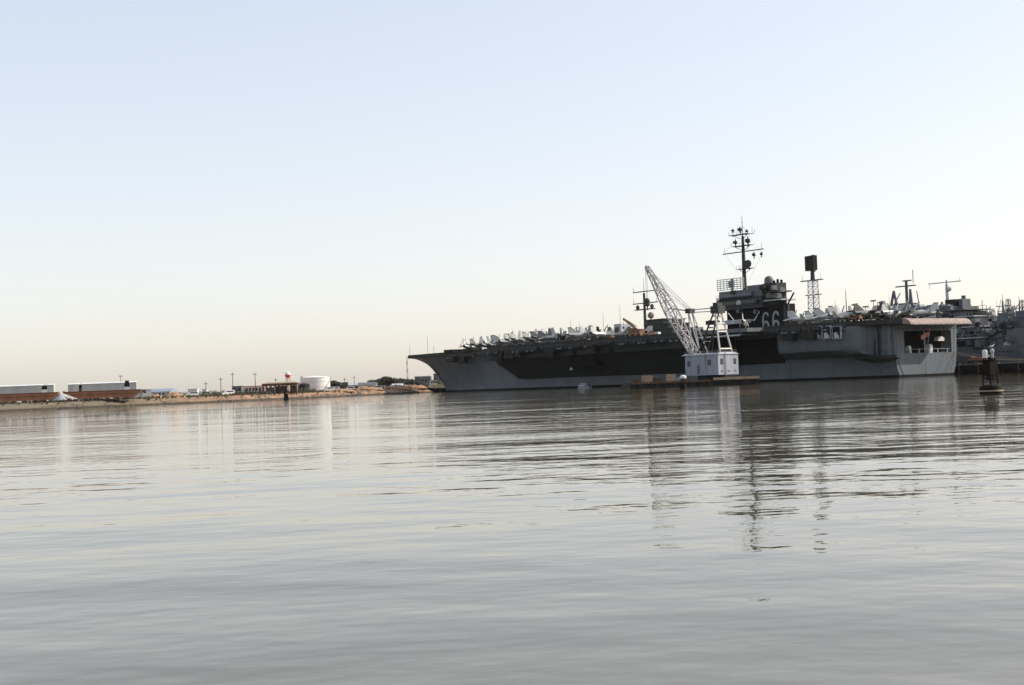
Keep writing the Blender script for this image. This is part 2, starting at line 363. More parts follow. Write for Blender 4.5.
# small boat-shaped platform low on the quarter
u0, z1 = q(846, 357, 24); u1, z0 = q(889, 362, 24)
sponson('quarter_platform', [(u0 + (u1 - u0) * a, [(18, z1 - .9 - 1.3 * k), (19.8 + 3.4 * k, z1 - .9), (19.8 + 4.2 * k, z1), (18, z1)]) for a, k in ((0, .05), (.12, .6), (.3, 1), (.7, 1), (.88, .6), (1, .05))], HULL2)
for i in range(6):
    u = u0 + (u1 - u0) * (.15 + .14 * i); S().tube((u, 20.4, z1), (u, 20.4, 16), .16 + .05 * (i % 2), 6).build('drain_pipe', MGREY, CV)
# hangar opening + elevator
u0 = 241.; u1 = ua - 1
S().bx(u0, u1, 19.95, 20.25, 6.5, 15.5).build('hangar_opening', BLACK, CV)
el = S().bx(u0 + 1, u1 + 4, 33, 42, 17.6, 18.9).bx(u0 + 1.5, u0 + 2.6, 21, 41, 16.4, 17.6).bx(u1 - .6, u1 + .5, 21, 41, 16.4, 17.6).build('deck_edge_elevator', MGREY, CV)
S().tube((u0 + 2, 41.5, 16.6), (u1, 41.5, 16.6), .35, 6).build('elevator_beam', LGREY, el)
# flight deck
S().prism(port_edge + star_edge[::-1], 17.6, DZ).build('flight_deck', DECK, CV)
# ramp at the stern (round-down)
rd = S(); pr = [(UEND - .5, DZ), (UEND + 1.2, DZ - .15), (UEND + 2.4, DZ - .7), (UEND + 3.2, DZ - 1.6), (UEND + 3.3, DZ - 2.1), (UEND - .5, DZ - 1.75)]
rd.loft([[(x, v, z) for x, z in pr] for v in (17.4, 0, -14.4)]); rd.build('round_down', LIP, CV, True, 'pinkish ramp lip across the stern of the flight deck')
# bow lip
S().bx(-.8, 0.05, -12.6, 12.6, 17.7, DZ - .1).build('bow_lip', HULL2, CV)
# catwalks, rafts, tubs along the port edge
def edge_frame(u, du):
    a = Vector((u, pe(u))); b = Vector((u + du, pe(u + du))); return a, b
def catwalks():
    rng = random.Random(5); u = 44.
    while u < 300:
        du = min(rng.choice((7, 9, 11)), 300 - u); a, b = edge_frame(u, du - .5)
        if 236 < u < 262: u += du; continue
        t = (b - a).normalized(); n = Vector((-t.y, t.x))
        if n.y < 0: n = -n
        wd = rng.uniform(1.3, 2.0); zz = rng.uniform(16.6, 17.2)
        def box(s, o0, o1, z0, z1, a=a, b=b, n=n): s.loft([[(p.x + n.x * o, p.y + n.y * o, z) for o, z in ((o0, z0), (o1, z0), (o1, z1), (o0, z1))] for p in (a, b)])
        s = S(); box(s, -.3, wd, zz - .15, zz); box(s, wd - .1, wd, zz, zz + 1.15); c = s.build('catwalk', DARK, CV)
        s = S(); box(s, wd, wd + .06, zz + .5, zz + .58); box(s, wd, wd + .06, zz + 1.1, zz + 1.2)
        k = int(du / 1.5)
        for i in range(k):
            p = a.lerp(b, (i + .5) / k) + n * (wd + .05); s.tube((p.x, p.y, zz - .9), (p.x, p.y, zz + 1.2), .06, 4)
        s.build('railing', MGREY, c)
        if rng.random() < .7:
            nn = rng.randint(3, 6)
            for i in range(nn):
                p = a.lerp(b, (i + .6) / (nn + .3)) + n * (wd + .45)
                S().tube((p.x - t.x * .65, p.y - t.y * .65, zz - .55), (p.x + t.x * .65, p.y + t.y * .65, zz - .55), .38, 8).build('raft_canister', DARK if rng.random() < .65 else MGREY, c)
        if rng.random() < .45:
            p = a.lerp(b, rng.uniform(.2, .8)) + n * .8; hh = rng.uniform(2.2, 3.6); ww = rng.uniform(1.6, 3.4)
            S().bx(p.x - ww, p.x + ww, p.y - 1.6, p.y + .7, zz - hh, zz - .2).build('edge_compartment', rng.choice((DARK, DARK, HULL2)), c)
        u += du
catwalks()
# gun tubs / platforms below the deck edge near the bow and amidships
for x, y, v in ((449, 352, 17), (468, 351, 18.5), (492, 352, 30)):
    u, z = q(x, y, v)
    S().prism([(u - 4.5, v - 5), (u - 4, v + .4), (u - 1.5, v + 1.8), (u + 1.5, v + 1.8), (u + 4, v + .4), (u + 4.5, v - 5)], z - .4, z + 1.1).build('gun_tub', DARK, CV)
# sponson details: hatches, pipe, boat pocket
for x, y in ((590, 358), (612, 350), (629, 354), (640, 352), (668, 356), (575, 352), (550, 356)):
    u, z = q(x, y, 35.4)
    if z > 13.8: S().bx(u - 1.1, u + 1.1, 35.3, 35.75, z - .8, z + .8).build('side_port', BLACK, CV)
u0, z1 = q(567, 358, 33.5); u1, z0 = q(592, 366, 33.5)
S().bx(u0, u1, 27, 31.6, z0, z1).build('boat_pocket', BLACK, CV)
u, z = q(574, 369, 30); S().lathe([(.05, -.5), (.5, -.4), (.55, .3), (.3, .6)], 8, (u, 31.4, z)).build('lamp', WHITE, CV)
# long stiffeners on the sponson
for z in (14.6, 16.0):
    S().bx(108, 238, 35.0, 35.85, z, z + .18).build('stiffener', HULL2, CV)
# whip antennas and poles on the deck edge
for x, y0, y1 in ((410, 344, 356), (428, 335, 355), (434, 345, 355), (571, 318, 342), (580, 322, 341), (604, 312, 341), (621, 304, 339), (513, 330, 345), (466, 336, 348), (847, 290, 322), (890, 296, 318), (836, 300, 322)):
    v = 12.5 if x < 440 else 14 if x < 500 else 30 if x < 800 else 20
    u, _ = q(x, y1, v); zt = q(x, y0, v)[1]
    r = .22 if x == 847 else .1
    S().tube((u, v, DZ - 1), (u, v, DZ + (zt - DZ) * .6), r, 6, r * .8).tube((u, v, DZ + (zt - DZ) * .6), (u, v, zt), r * .8, 6, r * .4).build('whip_antenna', MGREY, CV)

# ---- island
IV = -21.0
def ibox(s, x0, y0, x1, y1, v=IV, dep=11, zmin=None):
    u0, _ = onv(x0, (y0 + y1) / 2, v); u1, _ = onv(x1, (y0 + y1) / 2, v); _, z1 = onv((x0 + x1) / 2, y0, v); _, z0 = onv((x0 + x1) / 2, y1, v)
    if zmin is not None: z0 = zmin
    s.bx(u0, u1, v - dep, v, z0, z1); return u0, u1, z0, z1
s = S(); iu0, iu1, _, iz1 = ibox(s, 727, 306, 784, 325, dep=6.5, zmin=DZ); isl = s.build('island', BLACK, CV, label='black painted lower island block')
s = S(); bu0, bu1, bz0, bz1 = ibox(s, 716.5, 298, 762, 308, v=IV + 1.5, dep=9.5); br = s.build('bridge', HULL2, isl)
# bridge windows: individual panes on port and front faces
nwin = 14
for i in range(nwin):
    a = bu0 + .7 + (bu1 - bu0 - 1.4) * (i + .08) / nwin; b = bu0 + .7 + (bu1 - bu0 - 1.4) * (i + .86) / nwin
    S().bx(a, b, IV + 1.5, IV + 1.58, bz0 + 1.7, bz0 + 2.9).build('window_pane', GLASS, isl)
for i in range(9):
    a = IV + 1.2 - 8.9 * (i + .1) / 9; b = IV + 1.2 - 8.9 * (i + .88) / 9
    S().bx(bu0 - .08, bu0, b, a, bz0 + 1.7, bz0 + 2.9).build('window_pane', GLASS, isl)
s = S(); ibox(s, 719, 290, 762, 298.2, v=IV + .6, dep=8.5); s.build('upper_bridge', MGREY, isl)
s = S(); a0, a1, c0, c1 = ibox(s, 715.5, 307.8, 764, 309, v=IV + 2.6, dep=11.5); s.build('bridge_walkway', STEEL, isl)
s = S(); a0, a1, c0, c1 = ibox(s, 716, 297, 750, 298, v=IV + 2.6, dep=11.5); s.build('bridge_walkway', STEEL, isl)
s = S()
for k in range(13):
    u = a0 + (a1 - a0) * k / 12; s.tube((u, IV + 2.5, c1), (u, IV + 2.5, c1 + 1.1), .06, 4)
for zz in (.55, 1.1): s.tube((a0, IV + 2.5, c1 + zz), (a1, IV + 2.5, c1 + zz), .05, 4)
s.build('railing', LGREY, isl)
s = S(); ibox(s, 747, 285, 763, 289.3, v=IV - 1, dep=8); s.build('director_house', MGREY, isl)
# funnel block aft
s = S(); fu0, fu1, fz0, fz1 = ibox(s, 763, 283, 776, 306, v=IV - 1, dep=6); fun = s.build('funnel', HULL2, isl)
s = S(); ibox(s, 762, 291, 778, 292.3, v=IV, dep=8); s.build('funnel_gallery', STEEL, isl)
s = S(); ibox(s, 762, 299.5, 781, 300.8, v=IV + .8, dep=8.5); s.build('funnel_gallery', LGREY, isl)
u, z = onv(769, 283, IV - 4); S().lathe([(1.9, z - 1 - z), (1.9, 1.2), (1.5, 2.2), (.6, 2.8), (.1, 2.9)], 14, (u, IV - 4, z)).build('radome', MGREY, isl, True)
s = S(); u, z = onv(776, 283, IV - 4)
for k in range(3): s.tube((u - 2 + 2 * k, IV - 5, z - .5), (u - 2 + 2 * k, IV - 5, z + 1.2 + .4 * (k % 2)), .5, 8)
s.build('uptake', BLACK, isl)
s = S(); ibox(s, 722, 320, 744, 324, v=IV + 4, dep=5); s.build('platform', LGREY, isl)
s = S(); ibox(s, 786, 304, 788, 322, v=IV - 2, dep=1); u, z = onv(786, 306, IV - 2); s.tube((u, IV - 2.5, z), (u + 4, IV - 2.5, z + 5), .35, 6); s.build('signal_boom', STEEL, isl)
# small grey lockers, vents and searchlights on the island face
rng = random.Random(11)
for x, y, ww, m_ in ((739, 303, 2.4, LGREY), (750, 294, 2, MGREY), (757, 302, 1.4, DARK), (732, 293, 1.2, DARK), (768, 296, 1.6, MGREY), (776, 296, 1.6, MGREY), (762, 288, 2.2, DARK), (738, 311, 1.5, MGREY), (755, 312, 1.2, MGREY), (772, 288, 1.2, MGREY), (780, 290, 1.2, MGREY)):
    u, z = onv(x, y, IV + 1.9); S().bx(u - ww / 2, u + ww / 2, IV - .5, IV + 1.9 + .4, z - .7, z + .7).bx(u - ww / 3, u + ww / 3, IV - .4, IV + 1.9 + .2, z + .7, z + 1.1).build('deck_locker', m_, isl)
# hull number 66 on the island's inboard face
SIX = [(2.75, 5.35), (2.45, 6.05), (1.75, 6.35), (1.0, 6.1), (.5, 5.2), (.35, 3.6), (.35, 1.8), (.6, .8), (1.2, .25), (1.9, .25), (2.5, .8), (2.75, 1.7), (2.6, 2.7), (2.1, 3.35), (1.4, 3.4), (.75, 2.9), (.45, 2.1)]
def digit(u0, z0, k, v):
    s = S()
    for (a, b), (c, d) in zip(SIX, SIX[1:]):
        dx, dz = c - a, d - b; L = math.hypot(dx, dz); nx, nz = -dz / L * .36, dx / L * .36; ex, ez = dx / L * .15, dz / L * .15
        pts = [(a - ex + nx, b - ez + nz), (c + ex + nx, d + ez + nz), (c + ex - nx, d + ez - nz), (a - ex - nx, b - ez - nz)]
        s.prism_y([(u0 + p * k, z0 + r * k) for p, r in pts], v + .02, v + .09 + .002 * (SIX.index((a, b)) % 2))
    return s.build('hull_number', mat('faded_white', (.28, .28, .27), .7, 0, .3, .8), isl, label='faded white numeral 6 on the black island')
u0, zt = onv(762, 312, IV); u1, zb = onv(781.5, 331, IV)
kk = (zt - zb) / 6.7
digit(u0, zb, kk, IV); digit(u0 + (u1 - u0) * .54, zb, kk, IV)
# forward air-search mattress antenna above the bridge
s = S(); mu0, mz1 = onv(717, 280.5, IV - 3); mu1, mz0 = onv(744, 288, IV - 3)
for k in range(9): s.tube((mu0 + (mu1 - mu0) * k / 8, IV - 3, mz0), (mu0 + (mu1 - mu0) * k / 8, IV - 3, mz1), .16, 4)
for k in range(6): s.bx(mu0, mu1, IV - 3.12, IV - 2.88, mz0 + (mz1 - mz0) * k / 5 - .14, mz0 + (mz1 - mz0) * k / 5 + .14)
rs = s.build('radar_screen', LGREY, CV); S().tube(((mu0 + mu1) / 2, IV - 4, mz0 - 2), ((mu0 + mu1) / 2, IV - 4, mz1), .45, 8).bx((mu0 + mu1) / 2 - 1.5, (mu0 + mu1) / 2 + 1.5, IV - 4, IV - 3.3, mz0 + 1, mz1 - 1).build('pedestal', STEEL, rs)
# main mast
MV = IV - 5
mu, mb = onv(745, 292, MV); _, mt_ = onv(742.5, 215, MV); zz = lambda x, y: onv(x, y, MV)[1]
zp = zz(743, 236)
mm = S().tube((mu, MV, mb - 2), (mu, MV, zz(744, 255)), .95, 10, .75).tube((mu, MV, zz(744, 255)), (mu, MV, zp), .7, 8, .5).build('main_mast', STEEL, CV, True)
S().tube((mu, MV, zp), (mu, MV, mt_), .22, 6, .08).tube((mu - .8, MV, mt_ - 3), (mu + .8, MV, mt_ - 3), .07, 4).build('pole_mast', STEEL, mm)
def yard(x0, x1, y, r=.2, plat=False):
    z = zz((x0 + x1) / 2, y); a = onv(x0, y, MV)[0]; b = onv(x1, y, MV)[0]
    s = S()
    if plat: s.bx(a, b, MV - 1.6, MV + 1.6, z - .2, z).tube((a, MV, z), (mu, MV, z - 2.2), .12, 4).tube((b, MV, z), (mu, MV, z - 2.2), .12, 4)
    else: s.tube((a, MV, z), (b, MV, z), r, 6).tube((a + 1, MV, z), (a + 1, MV, z + 2.5), .07, 4).tube((b - 1, MV, z), (b - 1, MV, z + 2.6), .07, 4).tube(((a + b) / 2 + 3, MV, z), ((a + b) / 2 + 3, MV, z + 1.6), .07, 4)
    if plat:
        n = 5
        for k in range(n): u = a + (b - a) * k / (n - 1); s.tube((u, MV + 1.5, z), (u, MV + 1.5, z + 1.1), .06, 4)
        s.tube((a, MV + 1.5, z + 1.05), (b, MV + 1.5, z + 1.05), .05, 4)
    return s.build('mast_platform' if plat else 'yard', STEEL, mm)
yard(723, 763.5, 251.6, .24); yard(731, 748, 234.5, plat=True); yard(734, 751, 245.6, plat=True); yard(745, 754, 234, .12); yard(739, 752, 268.5, plat=True)
def blob(x, y, r, h, nm='radar_antenna', par=None):
    u, z = onv(x, y, MV); S().lathe([(r * .3, -h), (r * .3, -h * .3), (r * .9, -h * .2), (r * .8, h * .45), (r * .3, h * .55), (r * .2, h)], 7, (u, MV, z)).bx(u - r, u + r * .7, MV + .2, MV + r, z - h * .1, z + h * .5, rz=.5).build(nm, STEEL, par or mm)
for x, y, r, h in ((735.5, 243, .9, 1.5), (748, 241.5, 1.1, 2.1), (733, 231, .7, 1.0), (740, 230, 1.0, 1.4), (747, 231.5, .6, 1.0), (754, 255.2, .75, 1.5), (761.5, 254.3, .6, 1.3)): blob(x, y, r, h)
s = S(); u, z = onv(749, 264, MV); s.loft([[(u + 2.2 * math.cos(t) * k + .4 * (1 - k), MV + .8 - 1.2 * (1 - k), z + 1.7 * math.sin(t) * k) for t in [2 * math.pi * i / 12 for i in range(12)]] for k in (1, .6, .15)]).tube((u, MV, z - 2.2), (u, MV, z), .3, 6); s.build('dish_radar', STEEL, mm)
for x1, y1, x2, y2 in ((723, 251.6, 745, 284), (763, 251.6, 747, 284), (742.5, 226, 727, 251), (742.5, 226, 760, 251)):
    a = onv(x1, y1, MV); b = onv(x2, y2, MV); S().tube((a[0], MV, a[1]), (b[0], MV, b[1]), .035, 3).build('stay_wire', STEEL, mm)
# after lattice mast with square radar
AV = -27.
au, _ = onv(814, 308, AV); az = lambda y: onv(812, y, AV)[1]
def lattice(s, c, z0, z1, w0, w1, n, r=.16):
    prev = None
    for k in range(n + 1):
        a = k / n; z = z0 + (z1 - z0) * a; w_ = w0 + (w1 - w0) * a
        pts = [(c[0] + dx * w_, c[1] + dy * w_, z) for dx, dy in ((-1, -1), (1, -1), (1, 1), (-1, 1))]
        for i in range(4): s.tube(pts[i], pts[(i + 1) % 4], r * .6, 4)
        if prev:
            for i in range(4): s.tube(prev[i], pts[i], r, 4); s.tube(prev[i], pts[(i + 1) % 4], r * .55, 4)
        prev = pts
s = S(); lattice(s, (au, AV), DZ, az(281), 1.7, 1.3, 9, .2); am = s.build('lattice_mast', LGREY, CV)
S().tube((au, AV, az(281)), (au, AV, az(269)), .9, 8, .7).build('mast_top', STEEL, am)
a, _ = onv(801.5, 280, AV); b, _ = onv(822, 280, AV); z = az(280.3)
S().bx(a, b, AV - .8, AV + .8, z - .2, z + .15).tube((a + .6, AV, z), (a + .6, AV, z + 2), .06, 4).tube((b - .6, AV, z), (b - .6, AV, z + 2), .06, 4).build('yard', STEEL, am)
a, _ = onv(806, 295, AV); b, _ = onv(821, 295, AV); z = az(295); S().bx(a, b, AV - .5, AV + .5, z - .15, z + .15).build('yard', STEEL, am)
a, z1 = onv(805.5, 256.5, AV); b, z0 = onv(816.5, 270, AV)
bxr = S().bx(a, b, AV - 1, AV + 1, z0, z1, rz=R(12)).build('square_radar', DARK, am)
S().bx((a + b) / 2 - .6, (a + b) / 2 + .6, AV - 1.8, AV - .9, z0 - .5, z1 + .4).build('radar_spine', STEEL, bxr)
# stern gear on deck: lens, light masts
for x, y0, y1, v in ((874, 300, 316, 8), (866, 306, 317, 12), (930, 305, 317, 4), (855, 304, 318, 22)):
    u, _ = q(x, y1, v); zt = q(x, y0, v)[1]; S().tube((u, v, DZ), (u, v, zt), .18, 6, .1).bx(u - 1, u + 1, v - .3, v + .3, zt - .5, zt).build('light_mast', MGREY, CV)

for k in range(9):
    v = 15 - k * 3.5; S().bx(UEND + 3.2, UEND + 3.9, v - 1.5, v + 1.5, DZ - 2.35, DZ - 2.2).tube((UEND + 3.6, v, DZ - 2.3), (UTR + .3, v, DZ - 3.6), .09, 4).build('net_bracket', MGREY, CV)
for v0, u1 in ((-14, 332), (-15, 345), (-9, 338)):
    s = S(); p0 = Vector((UTR - .5, v0, 8.2)); p1 = Vector((u1, -29.6, 4.3)); pp = None
    for k in range(9):
        a = k / 8; c = p0.lerp(p1, a) - Vector((0, 0, 4 * 1.3 * a * (1 - a)))
        if pp is not None: s.tube(pp, c, .07, 4)
        pp = c
    s.build('mooring_line', TIMBER, CV)
# flag at the stern
vfl, zfl = onu(926, 335, UTR + 1)
fl = thing('flag', 'small red and white flag hanging in the stern opening', 'flag', W(UTR + 1.6, vfl, 0), SHIP_RZ)
s = S(); s.tube((-1.8, -1, zfl - 7), (.6, -1, zfl + 3), .09, 6); s.build('flagstaff', LGREY, fl)
s = S(); nx = 8; V = []; Fc = []
for i in range(nx + 1):
    for j in (0, 1): V.append((.25 * math.sin(i * 1.3), -1 + 4.2 * i / nx, zfl + 1.2 - 1.5 * j - .16 * i))
for i in range(nx): Fc.append((2 * i, 2 * i + 1, 2 * i + 3, 2 * i + 2))
s.add(V, Fc); s.add([(x + .05, y, z) for x, y, z in V], [f[::-1] for f in Fc]); s.build('cloth', mat('flag_cloth', (.5, .2, .19), .8, 0, .6, 2.5), fl)

# ------------------------------------------------------------------ parked aircraft
def ell(x, y, z, ry, rz, n=10): return [(x, y + ry * math.cos(2 * math.pi * i / n), z + rz * math.sin(2 * math.pi * i / n)) for i in range(n)]
def slab(s, pts, t, axis='z'):     # thin tapered plate through 4+ points, thickness t along axis
    d = Vector({'z': (0, 0, t), 'y': (0, t, 0), 'x': (t, 0, 0)}[axis])
    s.loft([[tuple(Vector(p) - d * .5) for p in pts], [tuple(Vector(p) + d * .5) for p in pts]])
def make_jet(kind, body, finm=None):
    t = thing({'a': 'attack_jet', 'f': 'fighter_jet', 'i': 'bomber_jet', 'e': 'radar_plane'}[kind], 'x', 'aircraft')
    finm = finm or body
    if kind == 'a':      # short, high wing, chin intake
        secs = [(7, 2.0, .35, .55), (6.4, 2.0, .75, .95), (4, 2.15, .85, 1.15), (0, 2.2, .9, 1.2), (-4, 2.3, .8, 1.0), (-7, 2.5, .5, .6)]; wz, wy, wx = 3.05, 3.6, 1.2; fin = [(-2.8, 3.0), (-5.2, 5.3), (-7.2, 5.3), (-7.0, 2.8)]; st = (-5, 2.4, 2.8); can = (3.8, 3.15)
        fold = 1.0; lo = 3.6; nose = 4.4
    elif kind == 'f':    # long two-seat fighter with drooped tailplane
        secs = [(9.2, 1.9, .05, .05), (7.5, 2.0, .6, .6), (4.5, 2.2, .85, 1.05), (2, 2.1, 1.5, 1.1), (-2, 2.0, 1.6, 1.0), (-6, 2.1, 1.1, .7), (-8.2, 2.5, .35, .35)]; wz, wy, wx = 1.6, 3.9, 1.5; fin = [(-3.6, 2.7), (-6.4, 5.0), (-8.4, 5.0), (-8.2, 2.5)]; st = (-6.2, 2.4, 2.9); can = (4.4, 3.1)
        fold = 1.05; lo = 2.3; nose = 5.5
    elif kind == 'i':    # blunt nose, wings folded up over the back
        secs = [(8, 2.0, .15, .15), (7.2, 2.0, .85, .8), (5, 2.2, 1.2, 1.15), (1, 2.2, 1.25, 1.05), (-3, 2.4, .9, .85), (-8, 2.8, .3, .4)]; wz, wy, wx = 2.5, 3.4, 1.6; fin = [(-4.6, 3.0), (-6.6, 5.0), (-8.6, 5.0), (-8.2, 2.8)]; st = (-6.6, 2.9, 3.1); can = (4.6, 3.3)
        fold = 1.75; lo = 4.2; nose = 5.0
    else:                # propeller radar plane
        secs = [(8.2, 2.3, .2, .3), (7.2, 2.3, .9, 1.0), (4, 2.5, 1.1, 1.3), (-2, 2.5, 1.1, 1.3), (-6, 2.9, .7, .8), (-9, 3.3, .3, .4)]; wz, wy, wx = 3.7, 4.0, .8; fin = None; st = (-7, 3.9, 3.9); can = (5.6, 3.6)
        fold = 1.2; lo = 3.5; nose = 5.5
    b = MB(); b.loft([ell(x, 0, z, ry, rz) for x, z, ry, rz in secs]); fu = b.build('fuselage', body, t, True)
    cx, cz = can; c = MB(); c.loft([ell(cx + a, 0, cz + .05, r, r * 1.05, 8) for a, r in ((1.6, .06), (.9, .42), (0, .5), (-1.0, .4), (-1.9, .06))]); c.build('canopy', GLASS, t, True)
    if kind in 'af': MB().tube((secs[1][0] - .3, 0, 1.2 if kind == 'a' else 1.9), (secs[1][0] + .2, 0, 1.2 if kind == 'a' else 1.9), .5, 10, .55).build('intake', BLACK, t)
    MB().tube((secs[-1][0] - .25, 0, secs[-1][1]), (secs[-1][0] + .8, 0, secs[-1][1]), .42, 10, .5).build('exhaust', DARK, t)
    chord = 3.6
    for sg in (1, -1):
        w1 = MB(); slab(w1, [(wx + chord / 2, sg * .7, wz), (wx + chord / 2 - 1.3, sg * wy, wz), (wx - chord / 2 + .2, sg * wy, wz), (wx - chord / 2, sg * .7, wz)], .3); w1.build('wing', body, t)
        dy, dz = sg * lo * math.cos(fold), lo * math.sin(fold)
        if kind == 'i': dy = -sg * lo * .32
        w2 = MB(); slab(w2, [(wx + chord / 2 - 1.3, sg * wy, wz + .05), (wx - .5, sg * wy + dy, wz + dz), (wx - chord / 2 + .3, sg * wy + dy, wz + dz * .94), (wx - chord / 2 + .2, sg * wy, wz + .05)], .18, 'y'); w2.build('folded_wing', body, t)
        sx, sz, sp = st; an = -.7 if kind == 'f' else 0
        s2 = MB(); slab(s2, [(sx + 1.0, sg * .3, sz), (sx - 1.2, sg * sp, sz + an), (sx - 2.2, sg * sp, sz + an), (sx - 1.6, sg * .3, sz)], .14); s2.build('tailplane', body, t)
        if kind == 'e':
            s3 = MB(); slab(s3, [(sx, sg * sp, sz - 1), (sx - .4, sg * sp, sz + 1.6), (sx - 1.9, sg * sp, sz + 1.6), (sx - 2.1, sg * sp, sz - 1)], .16, 'y'); s3.build('tail_fin', finm, t)
            MB().loft([ell(a, sg * 3.2, 3.3, r, r * 1.1, 8) for a, r in ((4.2, .2), (3.6, .62), (1, .7), (-2.4, .35))]).build('engine_nacelle', body, t, True)
    if fin:
        s3 = MB(); slab(s3, [(x, 0, z) for x, z in fin], .22, 'y'); s3.build('tail_fin', finm, t)
        x1, z1 = fin[1]; x2, _ = fin[2]; MB().bx(x2 - .08, x1 - .3, -.14, .14, z1 - .02, z1 + .28).build('fin_cap', MGREY if finm is body else RED, t)
    if kind == 'e':
        MB().lathe([(.3, -.4), (3.6, -.12), (3.65, .1), (.3, .4)], 20, (-1.5, 0, 5.4)).build('rotodome', body, t, True)
        MB().tube((-1.5, .5, 3.6), (-1.5, .2, 5.2), .14, 6).tube((-1.5, -.5, 3.6), (-1.5, -.2, 5.2), .14, 6).build('rotodome_strut', MGREY, t)
    def gear(x, y, zt, r):
        g = MB().tube((x, y, r), (x, y, zt), .11, 6).build('landing_gear', WHITE, t)
        MB().tube((x, y - .13, r), (x, y + .13, r), r, 10).build('wheel', TYRE, g)
    gear(nose, 0, 1.6, .3); gear(-.6, 1.5, 1.8, .42); gear(-.6, -1.5, 1.8, .42)
    return t
GULL2 = mat('weathered_gull_grey', (.2, .205, .2), .55, 0, .25, .5)
DGREY_J = mat('dark_camo_grey', (.08, .085, .08), .6, 0, .3, .4)
JW = mat('jet_white', (.5, .49, .46), .5, 0, .1, .5)
proto = {('a', 0): make_jet('a', GULL), ('f', 0): make_jet('f', GULL2), ('i', 0): make_jet('i', GULL), ('e', 0): make_jet('e', JW), ('a', 1): make_jet('a', DGREY_J), ('f', 1): make_jet('f', JW, JW), ('i', 1): make_jet('i', GULL2), ('w', 0): make_jet('f', JW, JW)}
KN = {'a': 'attack jet', 'f': 'long fighter jet', 'i': 'blunt-nosed bomber jet', 'e': 'propeller radar plane', 'w': 'fighter jet'}
used = set()
def put_jet(k, u, v, head, label, group):
    p = proto[k]
    o = p if k not in used else copy_tree(p); used.add(k)
    o.location = W(u, v, DZ); o.rotation_euler = (0, 0, SHIP_RZ + head)     # head 0: nose towards the stern
    tag(o, label, 'aircraft', group); return o
rng = random.Random(21)
kinds = [('a', 0), ('i', 0), ('a', 1), ('f', 1), ('i', 1), ('a', 0), ('f', 1), ('a', 0), ('i', 0), ('f', 0), ('f', 1), ('i', 0), ('e', 0)]
COLW = {('a', 0): 'pale grey', ('a', 1): 'dark grey', ('f', 0): 'grey', ('f', 1): 'whitish', ('i', 0): 'pale grey', ('i', 1): 'grey', ('e', 0): 'white', ('w', 0): 'white'}
# row along the port edge, tails out over the side
us = []; u = 47.
while u < 182: us.append(u); u += rng.uniform(5.6, 6.8)
for i, u in enumerate(us):
    k = kinds[(i * 5 + 1) % 12]
    v = pe(u) - 8 + rng.uniform(-1, 1)
    put_jet(k, u, v, R(rng.choice((144, 144, 138, 110, 60)) + rng.uniform(-18, 18)), '%s folded-wing %s, %s from the bow along the near deck edge' % (COLW[k], KN[k[0]], ORD[i]), 'jets parked along the port deck edge')
us = []; u = 58.
while u < 176: us.append(u); u += rng.uniform(7.2, 9.5)
for i, u in enumerate(us):
    k = kinds[(i * 7 + 3) % 13]
    put_jet(k, u, 2 + rng.uniform(-4, 4) + (7 if u > 100 else -2), R(rng.uniform(150, 215)), '%s folded-wing %s, %s from the bow in the row behind' % (COLW[k], KN[k[0]], ORD[i]), 'jets parked in the middle of the forward deck')
# aft group seen past the island
aft = [(('a', 0), 744, 26, 130), (('i', 0), 803, 2, 140), (('a', 1), 800, -8, 144), (('w', 0), 808, 25, 8), (('w', 0), 826, 12, 12), (('i', 1), 814, -14, 60), (('e', 0), 832, -12, 200), (('a', 0), 846, 20, 80), (('f', 0), 858, 14, 110), (('a', 1), 869, 20, 90), (('i', 0), 880, 12, 60), (('f', 1), 872, 2, 170), (('a', 0), 893, 10, 100), (('f', 0), 893, -4, 200), (('a', 1), 928, -9, 150), (('f', 1), 838, 24, 20), (('i', 0), 851, 4, 144), (('f', 1), 864, 8, 160), (('a', 0), 904, 4, 144), (('e', 0), 884, -10, 120), (('f', 1), 916, 0, 190)]
aftl = ['grey attack jet parked just left of the white numerals', 'folded-wing bomber jet parked behind the nearest bright white fighter', 'dark attack jet parked behind the foot of the island', 'bright white fighter jet with tall white tail nearest the island', 'bright white fighter jet, second aft of the island', 'grey bomber jet under the lattice mast', 'white propeller radar plane just aft of the lattice mast', 'pale attack jet beside the tall thin deck pole', 'grey fighter jet just aft of the tall deck pole', 'dark attack jet above the ribbed hull side near the stern', 'bomber jet with raised wings near the port quarter', 'whitish fighter jet in the middle of the after deck', 'pale attack jet nearest the port stern corner', 'grey fighter jet on the far side of the after deck', 'dark attack jet parked on the stern ramp', 'whitish fighter jet along the deck edge above the gallery openings', 'bomber jet with raised wings behind the tall deck pole', 'whitish fighter jet between the deck pole and the kingpost masts', 'pale attack jet nearest the start of the pinkish ramp', 'white propeller radar plane left of the kingpost masts', 'whitish fighter jet in front of the kingpost masts']
for (k, x, v, hd), lb in zip(aft, aftl):
    put_jet(k, onv(x, 318, v)[0], v, R(hd), lb, 'jets parked on the after deck')
for k, p in proto.items():
    if k not in used: bpy.data.objects.remove(p)

